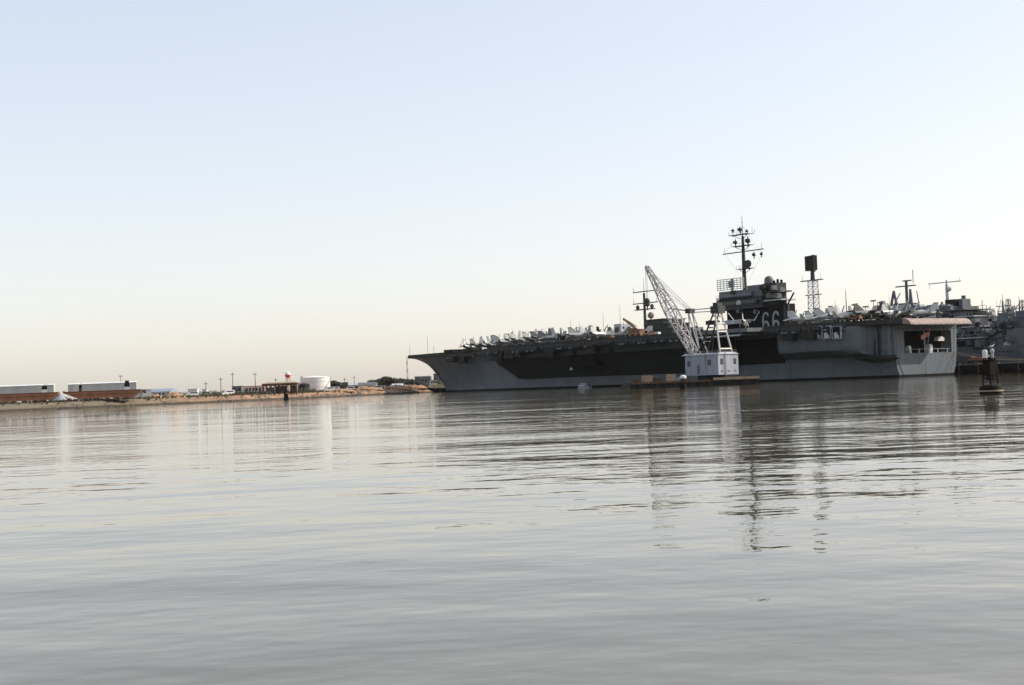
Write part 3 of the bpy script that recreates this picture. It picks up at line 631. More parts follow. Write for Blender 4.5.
# deck crane, tractors
def wheel_at(par, x, y, r, wd=.35): 
    MB().tube((x, y - wd / 2, r), (x, y + wd / 2, r), r, 12).build('wheel', TYRE, par)
u, _ = onv(636, 336, 16)
dc = thing('mobile_crane', 'yellow-brown mobile deck crane standing on the carrier deck left of the boom', 'crane', W(u, 16, DZ), SHIP_RZ)
MB().bx(-4.5, 4.5, -1.6, 1.6, .9, 2.1).build('chassis', YELLOW, dc); MB().bx(-3.2, -.4, -1.3, 1.3, 2.1, 4.2).bx(.2, 3.8, -1.5, 1.5, 2.1, 3.6).build('cab', ORANGE, dc)
s = MB()
for dy in (-.5, .5): s.tube((0, dy, 3.8), (-7.5, dy * .4, 8.2), .22, 4); s.tube((0, dy, 4.8), (-7.5, dy * .4, 8.6), .16, 4)
for k in range(7):
    a = k / 6; s.tube((-7.5 * a, -.5 + .3 * a, 3.8 + 4.4 * a), (-7.5 * a, .5 - .3 * a, 4.8 + 3.8 * a), .1, 4)
s.build('boom', YELLOW, dc)
MB().tube((-7.5, 0, 8.2), (-7.5, 0, 5), .06, 4).bx(-7.8, -7.2, -.3, .3, 4.2, 5).build('hook', DARK, dc)
for x in (-3.4, 0, 3.4):
    for y in (-1.6, 1.6): wheel_at(dc, x, y, .85)
def tractor(lb, x, v, hd, m_=YELLOW):
    t = thing('tow_tractor', lb, 'tractor', W(onv(x, 335, v)[0], v, DZ), SHIP_RZ + R(hd), 'deck tractors')
    MB().bx(-2.2, 2.2, -1, 1, .5, 1.3).bx(.6, 2.1, -.95, .95, 1.3, 1.75).build('body', m_, t); MB().bx(-1.2, 0, -.8, .8, 1.3, 1.7).bx(-1.5, -1.2, -.8, .8, 1.3, 2.3).build('seat', DARK, t)
    for a in (-1.4, 1.4):
        for b in (-1, 1): wheel_at(t, a, b, .5)
tractor('yellow tow tractor left of the mobile deck crane', 608, 20, 20); tractor('orange tow tractor at the foot of the mobile deck crane', 649, 22, 80, ORANGE)
tractor('yellow tow tractor beside the tall pole on the after deck', 856, 25, 10, ORANGE); tractor('white tow tractor below the crane gantry', 700, 30, 15, WHITE); tractor('white tow tractor parked right of the mobile deck crane', 655, 18, 15, WHITE)

# ------------------------------------------------------------------ floating crane
CZ = 430.
c0 = atZ(712, 386, CZ); A = R(46)
FC = thing('floating_crane', 'white-housed floating derrick crane with lattice boom on a low timber barge', 'floating crane', (c0.x, CZ, 0), math.pi - A)   # local +x: boom direction
fe = Vector((-math.cos(A), math.sin(A)))
bw = atZ(625, 384, CZ).x - c0.x; be = atZ(753, 384, CZ).x - c0.x
rzb = -(math.pi - A) + R(4)
def world_box(name, m_, x0, x1, y0, y1, z0, z1, par=FC):     # box given in world-aligned offsets
    ca, sa = math.cos(rzb), math.sin(rzb)
    vs = [(x * ca - y * sa, x * sa + y * ca, z) for z in (z0, z1) for x, y in ((x0, y0), (x1, y0), (x1, y1), (x0, y1))]
    return MB().add(vs, [(0, 3, 2, 1), (4, 5, 6, 7), (0, 1, 5, 4), (1, 2, 6, 5), (2, 3, 7, 6), (3, 0, 4, 7)]).build(name, m_, par)
bg_ = world_box('barge', DARK, bw, be, -9, 9, -.6, 1.5)
world_box('barge_deck', DARK, bw + .3, be - .3, -8.7, 8.7, 1.5, 1.75)
world_box('fender_log', TIMBER, -1.5, be - .2, -9.9, -9.05, 1.55, 2.35); world_box('fender_log', BROWN, bw + .3, -2.2, -9.7, -9.05, 1.2, 1.8)
for k in range(14):
    x = bw + 1 + (be - bw - 2) * k / 13; world_box('fender_post', DARK, x - .2, x + .2, -9.55, -9.02, -.3, 1.15)
for x, y, a, h_, m_ in ((-20.5, -5, 1.5, 2.4, TIMBER), (-18.3, -3, .6, 1.5, BROWN), (-17, -4, 1.1, 1.3, BROWN), (-13.5, -6, 1.3, 2.6, TIMBER), (-11.2, -5, .5, 1.3, OFFW), (-24, -3, 1.2, 1.1, BROWN), (10.6, -3, 1.2, 1.0, DARK)):
    world_box('deck_crate', m_, x - a, x + a, y - 1.2, y + 1.2, 1.75, 1.75 + h_ * .8)
# turntable + house (rear towards local -x)
MB().lathe([(4.2, 1.7), (4.2, 2.6), (3.8, 3.1)], 24).build('turntable', DARK, FC)
hx0, hx1, hw = -6.5, 7.0, 4.9; hz0, hz1 = 3.1, 9.2
hs_ = MB().prism([(hx0, -hw), (hx1 - 1.2, -hw), (hx1, -hw + 1.2), (hx1, hw - 1.2), (hx1 - 1.2, hw), (hx0, hw)], hz0, hz1).build('machinery_house', OFFW, FC)
MB().loft([[(hx0 - .3, -hw - .3, hz1), (hx1 + .3, -hw - .3, hz1), (hx1 + .3, hw + .3, hz1), (hx0 - .3, hw + .3, hz1)], [(hx0 + .2, -hw + 1.2, hz1 + .55), (hx1 - .2, -hw + 1.2, hz1 + .55), (hx1 - .2, hw - 1.2, hz1 + .55), (hx0 + .2, hw - 1.2, hz1 + .55)]]).build('roof', OFFW, hs_)
for sy in (1, -1):
    for x, z0, z1, ww in ((4.6, 5.9, 7.6, 1.0), (-3.2, 6.0, 7.7, 1.2), (1.0, 3.5, 6.3, .9)):
        w_ = MB().bx(x - ww / 2, x + ww / 2, min(sy * hw, sy * (hw + .07)), max(sy * hw, sy * (hw + .07)), z0, z1).build('window' if z1 - z0 < 2.5 else 'door', GLASS if z1 - z0 < 2.5 else MGREY, hs_)
for y in (-3.2, 3.2):
    MB().bx(hx0 - .07, hx0, y - .6, y + .6, 6.2, 7.9).build('window', GLASS, hs_)
for y in (-3.2, 0, 3.2): MB().bx(hx0 - .05, hx0, y - .5, y + .5, 3.9, 4.5).build('vent', MGREY, hs_)
for y in (-1.65, 1.65): MB().bx(hx0 - .04, hx0, y - .05, y + .05, hz0 + .1, hz1 - .1).build('wall_seam', LGREY, hs_)
for sy in (1, -1):
    for k in range(6):
        x = hx0 + 1.2 + k * 2.05; MB().bx(x - .05, x + .05, min(sy * hw, sy * (hw + .04)), max(sy * hw, sy * (hw + .04)), hz0 + .1, hz1 - .1).build('wall_seam', LGREY, hs_)
s = MB(); rp = [(hx0 + .3, -hw + .3), (hx1 - .5, -hw + .3), (hx1 - .5, hw - .3), (hx0 + .3, hw - .3)]
for (x0, y0), (x1, y1) in zip(rp, rp[1:] + rp[:1]):
    for zz_ in (.75, 1.25): s.tube((x0, y0, hz1 + zz_), (x1, y1, hz1 + zz_), .045, 4)
    for k in range(8): a = k / 8; s.tube((x0 + (x1 - x0) * a, y0 + (y1 - y0) * a, hz1 + .1), (x0 + (x1 - x0) * a, y0 + (y1 - y0) * a, hz1 + 1.25), .045, 4)
s.build('roof_railing', MGREY, hs_)
s = MB()
for dy in (-.25, .25): s.tube((hx0 - .25, 1.65 + dy, 2.0), (hx0 - .25, 1.65 + dy, hz1 + .9), .05, 4)
for k in range(16): s.tube((hx0 - .25, 1.4, 2.2 + k * .45), (hx0 - .25, 1.9, 2.2 + k * .45), .035, 4)
s.build('ladder', MGREY, hs_)
for k in range(7):
    x = bw + 3 + k * 5.2; o = world_box('tyre_fender', TYRE, x - .55, x + .55, -9.95, -9.6, .15, 1.2)
# boom
CRW = mat('crane_steel_paint', (.42, .40, .39), .55, 0, .25, .6)
def seg_lattice(s, P, Q, w0, w1, n, r, wid0, wid1):
    P, Q = Vector(P), Vector(Q); d = (Q - P).normalized(); side = Vector((0, 1, 0)); nrm = d.cross(side).normalized(); prev = None
    for k in range(n + 1):
        a = k / n; c = P.lerp(Q, a); hw_ = w0 + (w1 - w0) * a; ww = wid0 + (wid1 - wid0) * a
        pts = [c + side * sx * ww + nrm * sy * hw_ for sx, sy in ((-1, -1), (1, -1), (1, 1), (-1, 1))]
        for i in range(4): s.tube(pts[i], pts[(i + 1) % 4], r * .6, 4)
        if prev:
            for i in range(4):
                s.tube(prev[i], pts[i], r, 5)
                s.tube(prev[i], pts[(i + 1) % 4], r * .55, 4) if k % 2 else s.tube(prev[(i + 1) % 4], pts[i], r * .55, 4)
        prev = pts
ftx, ftz = 6.0, 9.5
# tip from the photo, in the vertical plane of the boom
def onplane(x, y):
    d = ray(x, y); n = Vector((math.sin(A), math.cos(A)))       # normal to the boom plane
    t = (Vector((c0.x, CZ)) - Vector((0, 0))).dot(n) / (d.x * n.x + d.y * n.y); qv = CAM + d * t
    return (Vector((qv.x - c0.x, qv.y - CZ))).dot(fe), qv.z
tx, tz = onplane(647, 267); kx, kz = onplane(690, 311); gx, gz = onplane(717.5, 309)
knee = Vector((ftx, 0, ftz)).lerp(Vector((tx, 0, tz)), .42)
s = MB(); P0 = Vector((ftx, 0, ftz)); P1 = Vector((tx, 0, tz)); mid = P0.lerp(P1, .5)
seg_lattice(s, P0, mid, .35, 1.6, 4, .27, 1.7, 1.3); seg_lattice(s, mid, P1, 1.6, .35, 5, .25, 1.3, .6)
bo = s.build('boom', CRW, FC)
MB().tube((tx, -.5, tz), (tx, .5, tz), .45, 12).build('tip_sheave', DARK, bo)
# strut from the boom foot to the spreader, spreader head, ties
s = MB()
for sy in (-1, 1):
    s.tube((ftx - .6, sy * 1.9, ftz), (kx, sy * .9, kz), .2, 5); s.tube((ftx - 3.6, sy * 1.9, ftz), (kx, sy * .9, kz), .2, 5)
s.tube((ftx - .3, -1.7, ftz + .2), (ftx - .3, 1.7, ftz + .2), .2, 5)
s.build('strut', CRW, FC)
MB().bx(kx - .9, kx + .9, -1.3, 1.3, kz - .7, kz + .7).build('spreader', STEEL, FC)
s = MB()
for sy in (-1, 1):
    s.tube((kx, sy * .9, kz + .3), (gx, sy * 1.1, gz + .4), .13, 4); s.tube((kx, sy * .9, kz - .5), (gx, sy * 1.1, gz - .6), .13, 4)
    e = P0.lerp(P1, .97); s.tube((kx, sy * .9, kz + .5), (e.x, sy * .5, e.z), .1, 4); e = P0.lerp(P1, .52); s.tube((kx, sy * .9, kz), (e.x, sy * 1.4, e.z), .2, 4)
    e = P0.lerp(P1, .75); s.tube((kx, sy * .8, kz + .4), (e.x, sy * 1.0, e.z), .08, 4)
s.build('pendant', CRW, FC)
# gantry: ladder-like rear legs and forward braces
s = MB(); rx = hx0 + .5
legw = 3.0
for sy in (-1, 1): s.tube((rx, sy * legw, hz1 + .1), (gx, sy * 1.3, gz), .30, 5)
for a in (.12, .5, .68, .84): s.tube((rx + (gx - rx) * a, -legw + (legw - 1.3) * a, hz1 + (gz - hz1) * a), (rx + (gx - rx) * a, legw - (legw - 1.3) * a, hz1 + (gz - hz1) * a), .24, 5)
s.tube((rx, -legw, hz1 + .4), (rx, legw, hz1 + .4), .3, 5)
s.build('gantry_leg', mat('crane_cream', (.6, .56, .5), .55, 0, .15, .6), FC)
s = MB()
for sy in (-1, 1):
    s.tube((3.2, sy * 2.2, hz1 + .2), (gx, sy * 1.2, gz), .27, 5); s.tube((1.2, sy * 2.2, hz1 + .2), (gx + 2.2, sy * 1.4, gz - 3.2), .18, 5)
for a in (.3, .6, .85): s.tube((3.2 + (gx - 3.2) * a, -2.2 + a, hz1 + (gz - hz1) * a), (3.2 + (gx - 3.2) * a, 2.2 - a, hz1 + (gz - hz1) * a), .2, 5)
s.build('gantry_brace', STEEL, FC)
MB().bx(gx - 1.6, gx + 1.4, -1.7, 1.7, gz - 1.3, gz + .9).bx(gx - 1.0, gx + .8, -1.2, 1.2, gz + .9, gz + 1.9).build('gantry_head', STEEL, FC)
MB().bx(gx + .4, gx + 3.6, -1.4, 1.4, gz - 4.6, gz - 3.4).build('sheave_block', DARK, FC)
s = MB()
for dy in (-.3, .3): s.tube((tx + .5, dy, tz), (tx + .5, dy, tz - 10.2), .05, 4)
s.build('hoist_rope', STEEL, FC)
MB().lathe([(.2, -1.5), (.8, -1.1), (.85, .6), (.4, 1.2)], 10, (tx + .5, 0, tz - 11)).tube((tx + .5, 0, tz - 12.4), (tx + .5, 0, tz - 13.6), .2, 6).build('hook_block', STEEL, FC)

# ------------------------------------------------------------------ things on the water
pz = 340.; p = atZ(683.5, 389, pz)
pl = thing('mooring_pile', 'dark mooring pile with white cap in front of the crane barge', 'pile', (p.x, pz, 0))
MB().tube((0, 0, -1), (.05, 0, 2.6), .55, 12, .5).tube((.5, .3, -1), (.25, .15, 2.4), .4, 10).tube((-.5, .3, -1), (-.25, .15, 2.4), .4, 10).build('shaft', BLACK, pl); MB().lathe([(.75, 2.45), (.8, 2.9), (.6, 3.15), (.1, 3.3)], 12).build('cap', WHITE, pl)
MB().tube((-.6, 0, 1.9), (.6, 0, 1.9), .62, 10).build('rope_band', BROWN, pl)

bz = 134.; p = atZ(991, 393, bz)
bu = thing('bell_buoy', 'dark steel navigation buoy with cage tower floating at the right', 'buoy', (p.x, bz, 0), R(25))
RUSTD = mat('dark_rusty_steel', (.012, .0095, .008), .75, 0, .5, 1.5, spec=.1)
MB().lathe([(.75, -.5), (1.02, -.25), (1.06, .55), (1.0, .72), (.7, .86), (.35, .9)], 24).build('float_body', RUSTD, bu, True)
MB().lathe([(1.07, .2), (1.12, .22), (1.12, .34), (1.07, .36)], 24).build('rubbing_band', mat('worn_edge', (.3, .24, .18), .7, 0, .4, 3), bu)
for i in range(4):
    a = math.pi / 4 + i * math.pi / 2; MB().tube((.68 * math.cos(a), .68 * math.sin(a), .75), (.5 * math.cos(a), .5 * math.sin(a), 3.3), .075, 6).build('tower_leg', RUSTD, bu)
for z, r_ in ((1.5, .64), (2.3, .58)):
    s = MB()
    for i in range(4):
        a, b = math.pi / 4 + i * math.pi / 2, math.pi / 4 + (i + 1) * math.pi / 2; s.tube((r_ * math.cos(a), r_ * math.sin(a), z), (r_ * math.cos(b), r_ * math.sin(b), z), .05, 5)
    s.build('cross_brace', RUSTD, bu)
for i in range(4):
    a = i * math.pi / 2; pnl = MB().bx(-.4, .4, .42, .46, 1.75, 3.25); o = pnl.build('daymark_panel', RUSTD, bu); o.rotation_euler = (0, 0, a)
MB().lathe([(.2, 1.35), (.42, 1.25), (.36, 1.7), (.14, 1.95)], 14).build('bell', DARK, bu, True)
MB().lathe([(.62, 3.28), (.62, 3.38)], 16).build('top_plate', RUSTD, bu)
MB().lathe([(.23, 3.38), (.24, 4.0), (.2, 4.12), (.05, 4.16)], 14, (-.42, .12, 0)).build('white_drum', WHITE, bu)
MB().lathe([(.12, 3.38), (.12, 3.85), (.18, 3.9), (.18, 4.15), (.05, 4.25)], 12, (.3, -.1, 0)).build('lantern', LGREY, bu)
def gull(name, lb, loc, rz):
    g = thing(name, lb, 'bird', loc, rz, 'gulls on the buoy')
    MB().loft([ell(x, 0, z, r_, r_ * 1.1, 8) for x, z, r_ in ((-.26, .17, .02), (-.12, .2, .075), (.05, .23, .085), (.15, .3, .05), (.2, .36, .05), (.26, .37, .02))]).build('body', WHITE, g, True)
    for sg in (1, -1):
        wv = MB(); slab(wv, [(.08, sg * .08, .27), (-.1, sg * .09, .27), (-.34, sg * .03, .19), (-.05, sg * .085, .2)], .02, 'y'); wv.build('wing', LGREY, g)
        MB().tube((0, sg * .03, 0), (0, sg * .03, .16), .008, 4).build('leg', ORANGE, g)
    MB().tube((.25, 0, .37), (.33, 0, .35), .014, 5, .004).build('beak', YELLOW, g)
q0 = bu.location
gull('gull', 'white gull perched on top of the buoy lantern', (q0.x + .3 * math.cos(R(25)) + .1 * math.sin(R(25)), q0.y + .3 * math.sin(R(25)) - .1 * math.cos(R(25)), 4.25), R(10))
gull('gull', 'white gull standing on the buoy top plate behind the lantern', (q0.x - .05, q0.y + .35, 3.38), R(200))

u, _ = onv(584, 386, 30); wb = thing('motor_launch', 'small white motor launch lying beside the carrier hull', 'boat', W(u, 30, 0), SHIP_RZ)
MB().loft([[(x, -w_, .9 + sh), (x, -w_ * .75, -.3), (x, w_ * .75, -.3), (x, w_, .9 + sh)] for x, w_, sh in ((-4, .1, .5), (-3, .8, .3), (-1, 1.25, .1), (2, 1.3, 0), (4, 1.1, 0))]).build('hull', OFFW, wb)
MB().loft([[(x, -.8, .95), (x, .8, .95), (x, .65, z), (x, -.65, z)] for x, z in ((-2.2, 1.1), (-1.6, 1.9), (1.0, 1.9), (1.1, 1.0))]).build('cabin', WHITE, wb); MB().bx(-1.4, .7, -.83, .83, 1.35, 1.65).build('window', GLASS, wb)
MB().bx(1.5, 3.6, -.9, .9, .92, 1.15).build('engine_box', BROWN, wb)

# ------------------------------------------------------------------ pier on the far side of the carrier and the ships beyond
PR = thing('pier', 'dark concrete pier running out past the carrier stern', 'pier', W(0, 0, 0), SHIP_RZ)
S().bx(-20, 460, -50, -28.5, 2.6, 3.6).build('pier_deck', CONC, PR); S().bx(-20, 460, -28.45, -28.1, 1.5, 3.3).build('fascia', BLACK, PR)
for k in range(60):
    u = 255 + k * 3.4; S().tube((u, -28.7, -1), (u, -28.7, 2.6), .35, 6).build('pile', BLACK, PR)
S().bx(-20, 460, -30.5, -30.2, -.5, 2.6).build('bulkhead', BLACK, PR)
for k in range(26): S().bx(262 + k * 8 - .2, 262 + k * 8 + .2, -29, -28.0, .4, 3.9).build('fender_timber', BROWN, PR)
for k in range(10):
    u = 300 + k * 14; S().lathe([(.35, 3.6), (.3, 4.1), (.5, 4.3), (.45, 4.5)], 10, (u, -29.6, 0)).build('bollard', BLACK, PR)
u, z = onv(976, 359, -31)
ob = thing('flatbed_truck', 'orange-brown truck parked on the pier right of the stern', 'truck', W(u, -32, 3.6), SHIP_RZ)
MB().bx(-3.6, 3.4, -1.1, 1.1, .8, 1.2).build('chassis', DARK, ob); MB().bx(-1.6, 3.4, -1.2, 1.2, 1.2, 2.3).build('cargo_bed', ORANGE, ob); MB().loft([[(x, -1.1, .9), (x, 1.1, .9), (x, 1.0, z_), (x, -1.0, z_)] for x, z_ in ((-3.7, 1.6), (-3.1, 1.8), (-2.8, 2.7), (-1.8, 2.7))]).build('cab', ORANGE, ob); MB().bx(-2.7, -2.0, -1.12, 1.12, 1.9, 2.5).build('window', GLASS, ob)
for x in (-2.7, 1.2, 2.5):
    for y in (-1, 1): wheel_at(ob, x, y, .5)

def ship_hull(par, L, beam, fb, m_, bowdir=1, sheer=2.5, transom=.7):
    rings = []
    for k in range(17):
        a = k / 16; x = a * L
        b = interp(a, [0, .06, .2, .35, .8, 1], [.02, .28, .75, 1, 1, transom]) * beam / 2; bd = interp(a, [0, .06, .2, .35, .8, 1], [.12, .55, .92, 1, 1, transom + .05]) * beam / 2
        z1 = fb + sheer * max(0, 1 - a / .45) ** 1.6; xs = -6 * (1 - a) ** 8
        rings.append([(x, b * .9, -1), (x + xs * .3, b + (bd - b) * .4, z1 * .5), (x + xs, bd, z1), (x + xs, -bd, z1), (x + xs * .3, -b - (bd - b) * .4, z1 * .5), (x, -b * .9, -1)])
    s = S(); s.loft(rings); return s.build('hull', m_, par, True)
def tripod(par, u, v, z0, z1, m_, yards=(), legs=True, r=.5, pole=4):
    s = S().tube((u, v, z0), (u, v, z1), r, 8, r * .6)
    if legs: s.tube((u + 3, v - 2, z0), (u, v, z0 + (z1 - z0) * .7), r * .5, 5).tube((u + 3, v + 2, z0), (u, v, z0 + (z1 - z0) * .7), r * .5, 5)
    mo = s.build('mast', m_, par); S().tube((u, v, z1), (u, v, z1 + pole), .14, 5, .07).build('pole_mast', m_, mo)
    for z, hl in yards:
        S().tube((u - hl, v, z), (u + hl, v, z), .17, 5).tube((u - hl * .85, v, z), (u - hl * .85, v, z + 2), .06, 4).tube((u + hl * .85, v, z), (u + hl * .85, v, z + 2), .06, 4).build('yard', m_, mo)
    return mo
# ship with twin-yard mast visible beyond the carrier forward of the crane
XV = -76.
mu, mzb = onv(645.5, 330, XV)
N1 = thing('escort_ship', 'grey escort ship behind the carrier, its twin-yard mast rising left of the boom', 'ship', W(mu - 70, XV, 0), SHIP_RZ)
ship_hull(N1, 165, 17, 8, AUX)
zf = lambda y, x=645.5: onv(x, y, XV)[1]
s = S().tube((70, 0, 8), (70, 0, zf(293)), .95, 10, .6); mo = s.build('mast', STEEL, N1); S().tube((70, 0, zf(293)), (70, 0, zf(278)), .16, 6, .06).build('pole_mast', STEEL, mo)
for y, x0, x1 in ((291.3, 633, 656), (303, 633, 658)):
    a, b = onv(x0, y, XV)[0] - mu + 70, onv(x1, y, XV)[0] - mu + 70
    S().tube((a, 0, zf(y)), (b, 0, zf(y)), .28, 6).tube((a + .5, 0, zf(y)), (a + .5, 0, zf(y) + 2.6), .08, 4).tube((b - 1, 0, zf(y)), (b - 1, 0, zf(y) + 2.2), .08, 4).build('yard', STEEL, mo)
a, b = onv(636, 309, XV)[0] - mu + 70, onv(654, 309, XV)[0] - mu + 70
S().bx(a, b, -1, 1, zf(309) - .4, zf(309) + .1).build('mast_platform', STEEL, mo)
for x in (a + 1.4, b - 1.4): S().lathe([(.4, 0), (1.0, .7), (.9, 1.6), (.3, 2.3)], 10, (x, 0, zf(309))).build('radar_antenna', STEEL, mo)
x = onv(651, 318, XV)[0] - mu + 70
S().tube((x, 0, 8), (x, 0, zf(319)), .35, 6).lathe([(.5, 0), (1.7, .8), (1.6, 2.2), (.6, 3.2)], 10, (x, 0, zf(319))).build('director', mat('director_tan', (.22, .17, .13), .6), N1)
for y0, y1, x0, x1 in ((320.5, 325, 657, 674), (325.2, 330, 656, 679), (330.2, 345, 655, 683)):
    a = onv(x0, y0, XV)[0] - mu + 70; b = onv(x1, y0, XV)[0] - mu + 70; S().bx(a, b, -7, 7, zf(y1, x0), zf(y0, x0)).build('superstructure', HULL2, N1); S().bx(a - .8, b + .8, -7.6, 7.6, zf(y0, x0), zf(y0, x0) + .35).build('bridge_wing', STEEL, N1)
S().bx(60, 104, -7, 7, 8, zf(345)).build('deckhouse', AUX, N1)
x = onv(621.5, 325, XV)[0] - mu + 70; S().bx(x - 2.4, x + 2.6, -3, 3, 8, zf(324, 621)).build('deckhouse', LGREY, N1)

# amphibious cargo ship beyond the stern with kingposts
QV = -66.
k1 = onv(907, 300, QV)[0]; k2 = onv(946, 300, QV)[0]
N2 = thing('cargo_ship', 'grey cargo ship with kingposts and tall masts beyond the carrier stern', 'ship', W(k1 - 70, QV, 0), SHIP_RZ)
ship_hull(N2, 130, 22, 10, AUX)
L2 = lambda x, y, v=QV: (onv(x, y, v)[0] - k1 + 70, onv(x, y, v)[1])
def n2box(nm, x0, y0, x1, y1, d, m_, par=N2, zmin=None):
    a, z1 = L2(x0, y0); b, z0 = L2(x1, y1); z0 = L2(x0, y1)[1] if zmin is None else zmin
    return S().bx(a, b, -d, d, z0, z1).build(nm, m_, par)
# kingpost mast at 907
zt = L2(907, 281)[1]; mo = S().tube((70, 0, 10), (70, 0, zt), .85, 10, .55).build('mast', AUX, N2)
S().tube((73.4, 0, zt - 1), (73.4, 0, L2(910, 270)[1]), .16, 5).build('pole_mast', AUX, mo)
for x0, x1, y in ((896, 915.5, 287), (903, 911, 281)):
    a, z = L2(x0, y); b, _ = L2(x1, y); S().bx(a, b, -.5, .5, z - .25, z + .2).build('yard', AUX, mo)
for x0, y0, x1, y1 in ((891, 308, 897, 291), (913, 309, 913.5, 289), (903, 306, 897, 291), (917, 312, 913.5, 290)):
    a, z0 = L2(x0, y0); b, z1 = L2(x1, y1); S().tube((a, 2, z0 - 6), (b, 2, z1), .75, 8, .45).build('kingpost', AUX, N2)
n2box('winch_platform', 898, 304, 914, 306, 3, AUX); n2box('deckhouse', 896, 306, 916, 320, 6, LGREY, zmin=10)
for x0, y0, x1, y1 in ((884, 318, 897, 293), (918, 318, 913.5, 291), (868, 316, 878, 301)):
    a, z0 = L2(x0, y0); b, z1 = L2(x1, y1); S().tube((a, -2, z0), (b, -2, z1), .28, 6, .2).build('cargo_boom', MGREY, N2)
# T mast at 946
a, z0 = L2(949, 315); b, z1 = L2(946.5, 284); mo = S().tube((a, 0, 10), (a - .2, 0, z0), 1.0, 8).tube((a - .2, 0, z0), (b, 0, z1), .8, 8, .5).tube((b, 0, z1), (b, 0, z1 + 1.6), .3, 6).tube((L2(941, 302)[0], 0, L2(941, 302)[1]), (a - .2, 0, z0 + 2.5), .25, 5).build('mast', LGREY, N2)
a, z = L2(928.5, 284); b, _ = L2(961, 284); S().tube((a, 0, z), (b, 0, z), .22, 6).tube((a + .5, 0, z), (a + .5, 0, z - 2), .1, 4).tube((b - .5, 0, z), (b - .5, 0, z + 1.3), .1, 4).build('yard', LGREY, mo)
S().lathe([(.3, -1), (1.2, -.4), (1.2, .5), (.3, 1)], 10, (L2(948.5, 289)[0], 0, L2(948.5, 289)[1])).build('radar_antenna', LGREY, mo)
n2box('funnel_box', 951.5, 300, 962, 307, 4, DARK, zmin=L2(955, 312)[1]); n2box('superstructure', 950, 307, 964, 320, 8, AUX); n2box('superstructure', 964.2, 311.5, 976, 320, 7, AUX); n2box('bridge_wing', 949, 311, 980, 311.8, 9, MGREY); n2box('signal_house', 962.5, 299, 967, 311, 2.5, AUX)
S().tube((L2(963.5, 300)[0], 0, 20), (L2(963.5, 296)[0], 0, L2(963.5, 295.5)[1]), .8, 8).build('uptake', AUX, N2)
n2box('deckhouse', 926, 309, 946, 320, 6, LGREY, zmin=10); n2box('weather_deck', 920, 307.5, 960, 309, 7, OFFW)
rng = random.Random(13)
# superstructure tiers in view right of the stern, each with deck edge and windows
for i, (x0, y0, x1, y1, d) in enumerate(((957, 318, 990, 328, 9), (959, 328.3, 998, 339, 9.6), (957, 339.3, 999, 348, 10.3))):
    o = n2box('superstructure_tier', x0, y0, x1, y1, d, AUX); a, z1 = L2(x0, y0); b, z0 = L2(x1, y1)
    S().bx(a - .4, b + .5, -d - .3, d + 1.2, z1 - .22, z1 + .12).build('deck_edge', LGREY, N2)
    z0 = L2(x0, y1)[1]
    for k in range(int((b - a) / 2.2)):
        if (k + i) % 4 != 3: S().bx(a + 1 + k * 2.2, a + 2.0 + k * 2.2, d, d + .07, (z0 + z1) / 2 - .4, (z0 + z1) / 2 + .5).build('window', GLASS, o)
    for k in range(3):
        w0_ = a + (b - a) * (.06 + .31 * k); S().bx(w0_, w0_ + (b - a) * rng.uniform(.15, .26), d - .2, d + .12, z0 + .2, z0 + (z1 - z0) * rng.uniform(.5, .8)).build('open_gallery', BLACK, o)
    s = S()
    for k in range(int((b - a) / 1.6) + 1): s.tube((a + k * 1.6, d + 1.1, z1), (a + k * 1.6, d + 1.1, z1 + 1.1), .05, 4)
    s.tube((a, d + 1.1, z1 + 1.1), (b, d + 1.1, z1 + 1.1), .05, 4); s.build('railing', LGREY, o)
n2box('lifeboat', 966, 330, 978, 334, 11.2, LGREY); n2box('deckhouse', 974, 313, 984, 318, 5, DARK)
for x, y in ((969, 309), (982, 300), (986, 309)):
    a, z1 = L2(x, y); S().tube((a, 0, 15), (a, 0, z1), .25, 5, .12).tube((a - 1.3, 0, z1 - 2), (a + 1.3, 0, z1 - 2), .1, 4).build('light_mast', AUX, N2)

rng = random.Random(31)
for k in range(46):
    x = rng.uniform(958, 999); y = rng.uniform(314, 347); a, z = L2(x, y); ww = rng.uniform(.3, 1.1); hh_ = rng.uniform(.4, 1.3)
    S().bx(a - ww, a + ww, 9.5, 10.5 + rng.random(), z - hh_, z + hh_).bx(a - ww * .6, a + ww * .6, 9.6, 10.3, z + hh_, z + hh_ + .3).build('deck_locker', rng.choice((MGREY, MGREY, AUX, DARK, HULL2)), N2)
for k in range(9):
    x = rng.uniform(951, 998); y = rng.uniform(300, 312); a, z1 = L2(x, y); b_, z0 = L2(x + rng.uniform(-5, 5), 320); S().tube((b_, rng.uniform(-5, 6), z0), (a, 1, z1), .2, 5, .1).build('cargo_boom', rng.choice((AUX, MGREY, STEEL)), N2)
for k in range(4):
    a, z1 = L2((932, 952, 977, 993)[k], (306, 303, 306, 310)[k]); s = S(); lattice(s, (a, 0), z1 - 6, z1, .9, .4, 4, .11); s.build('lattice_mast', AUX, N2)
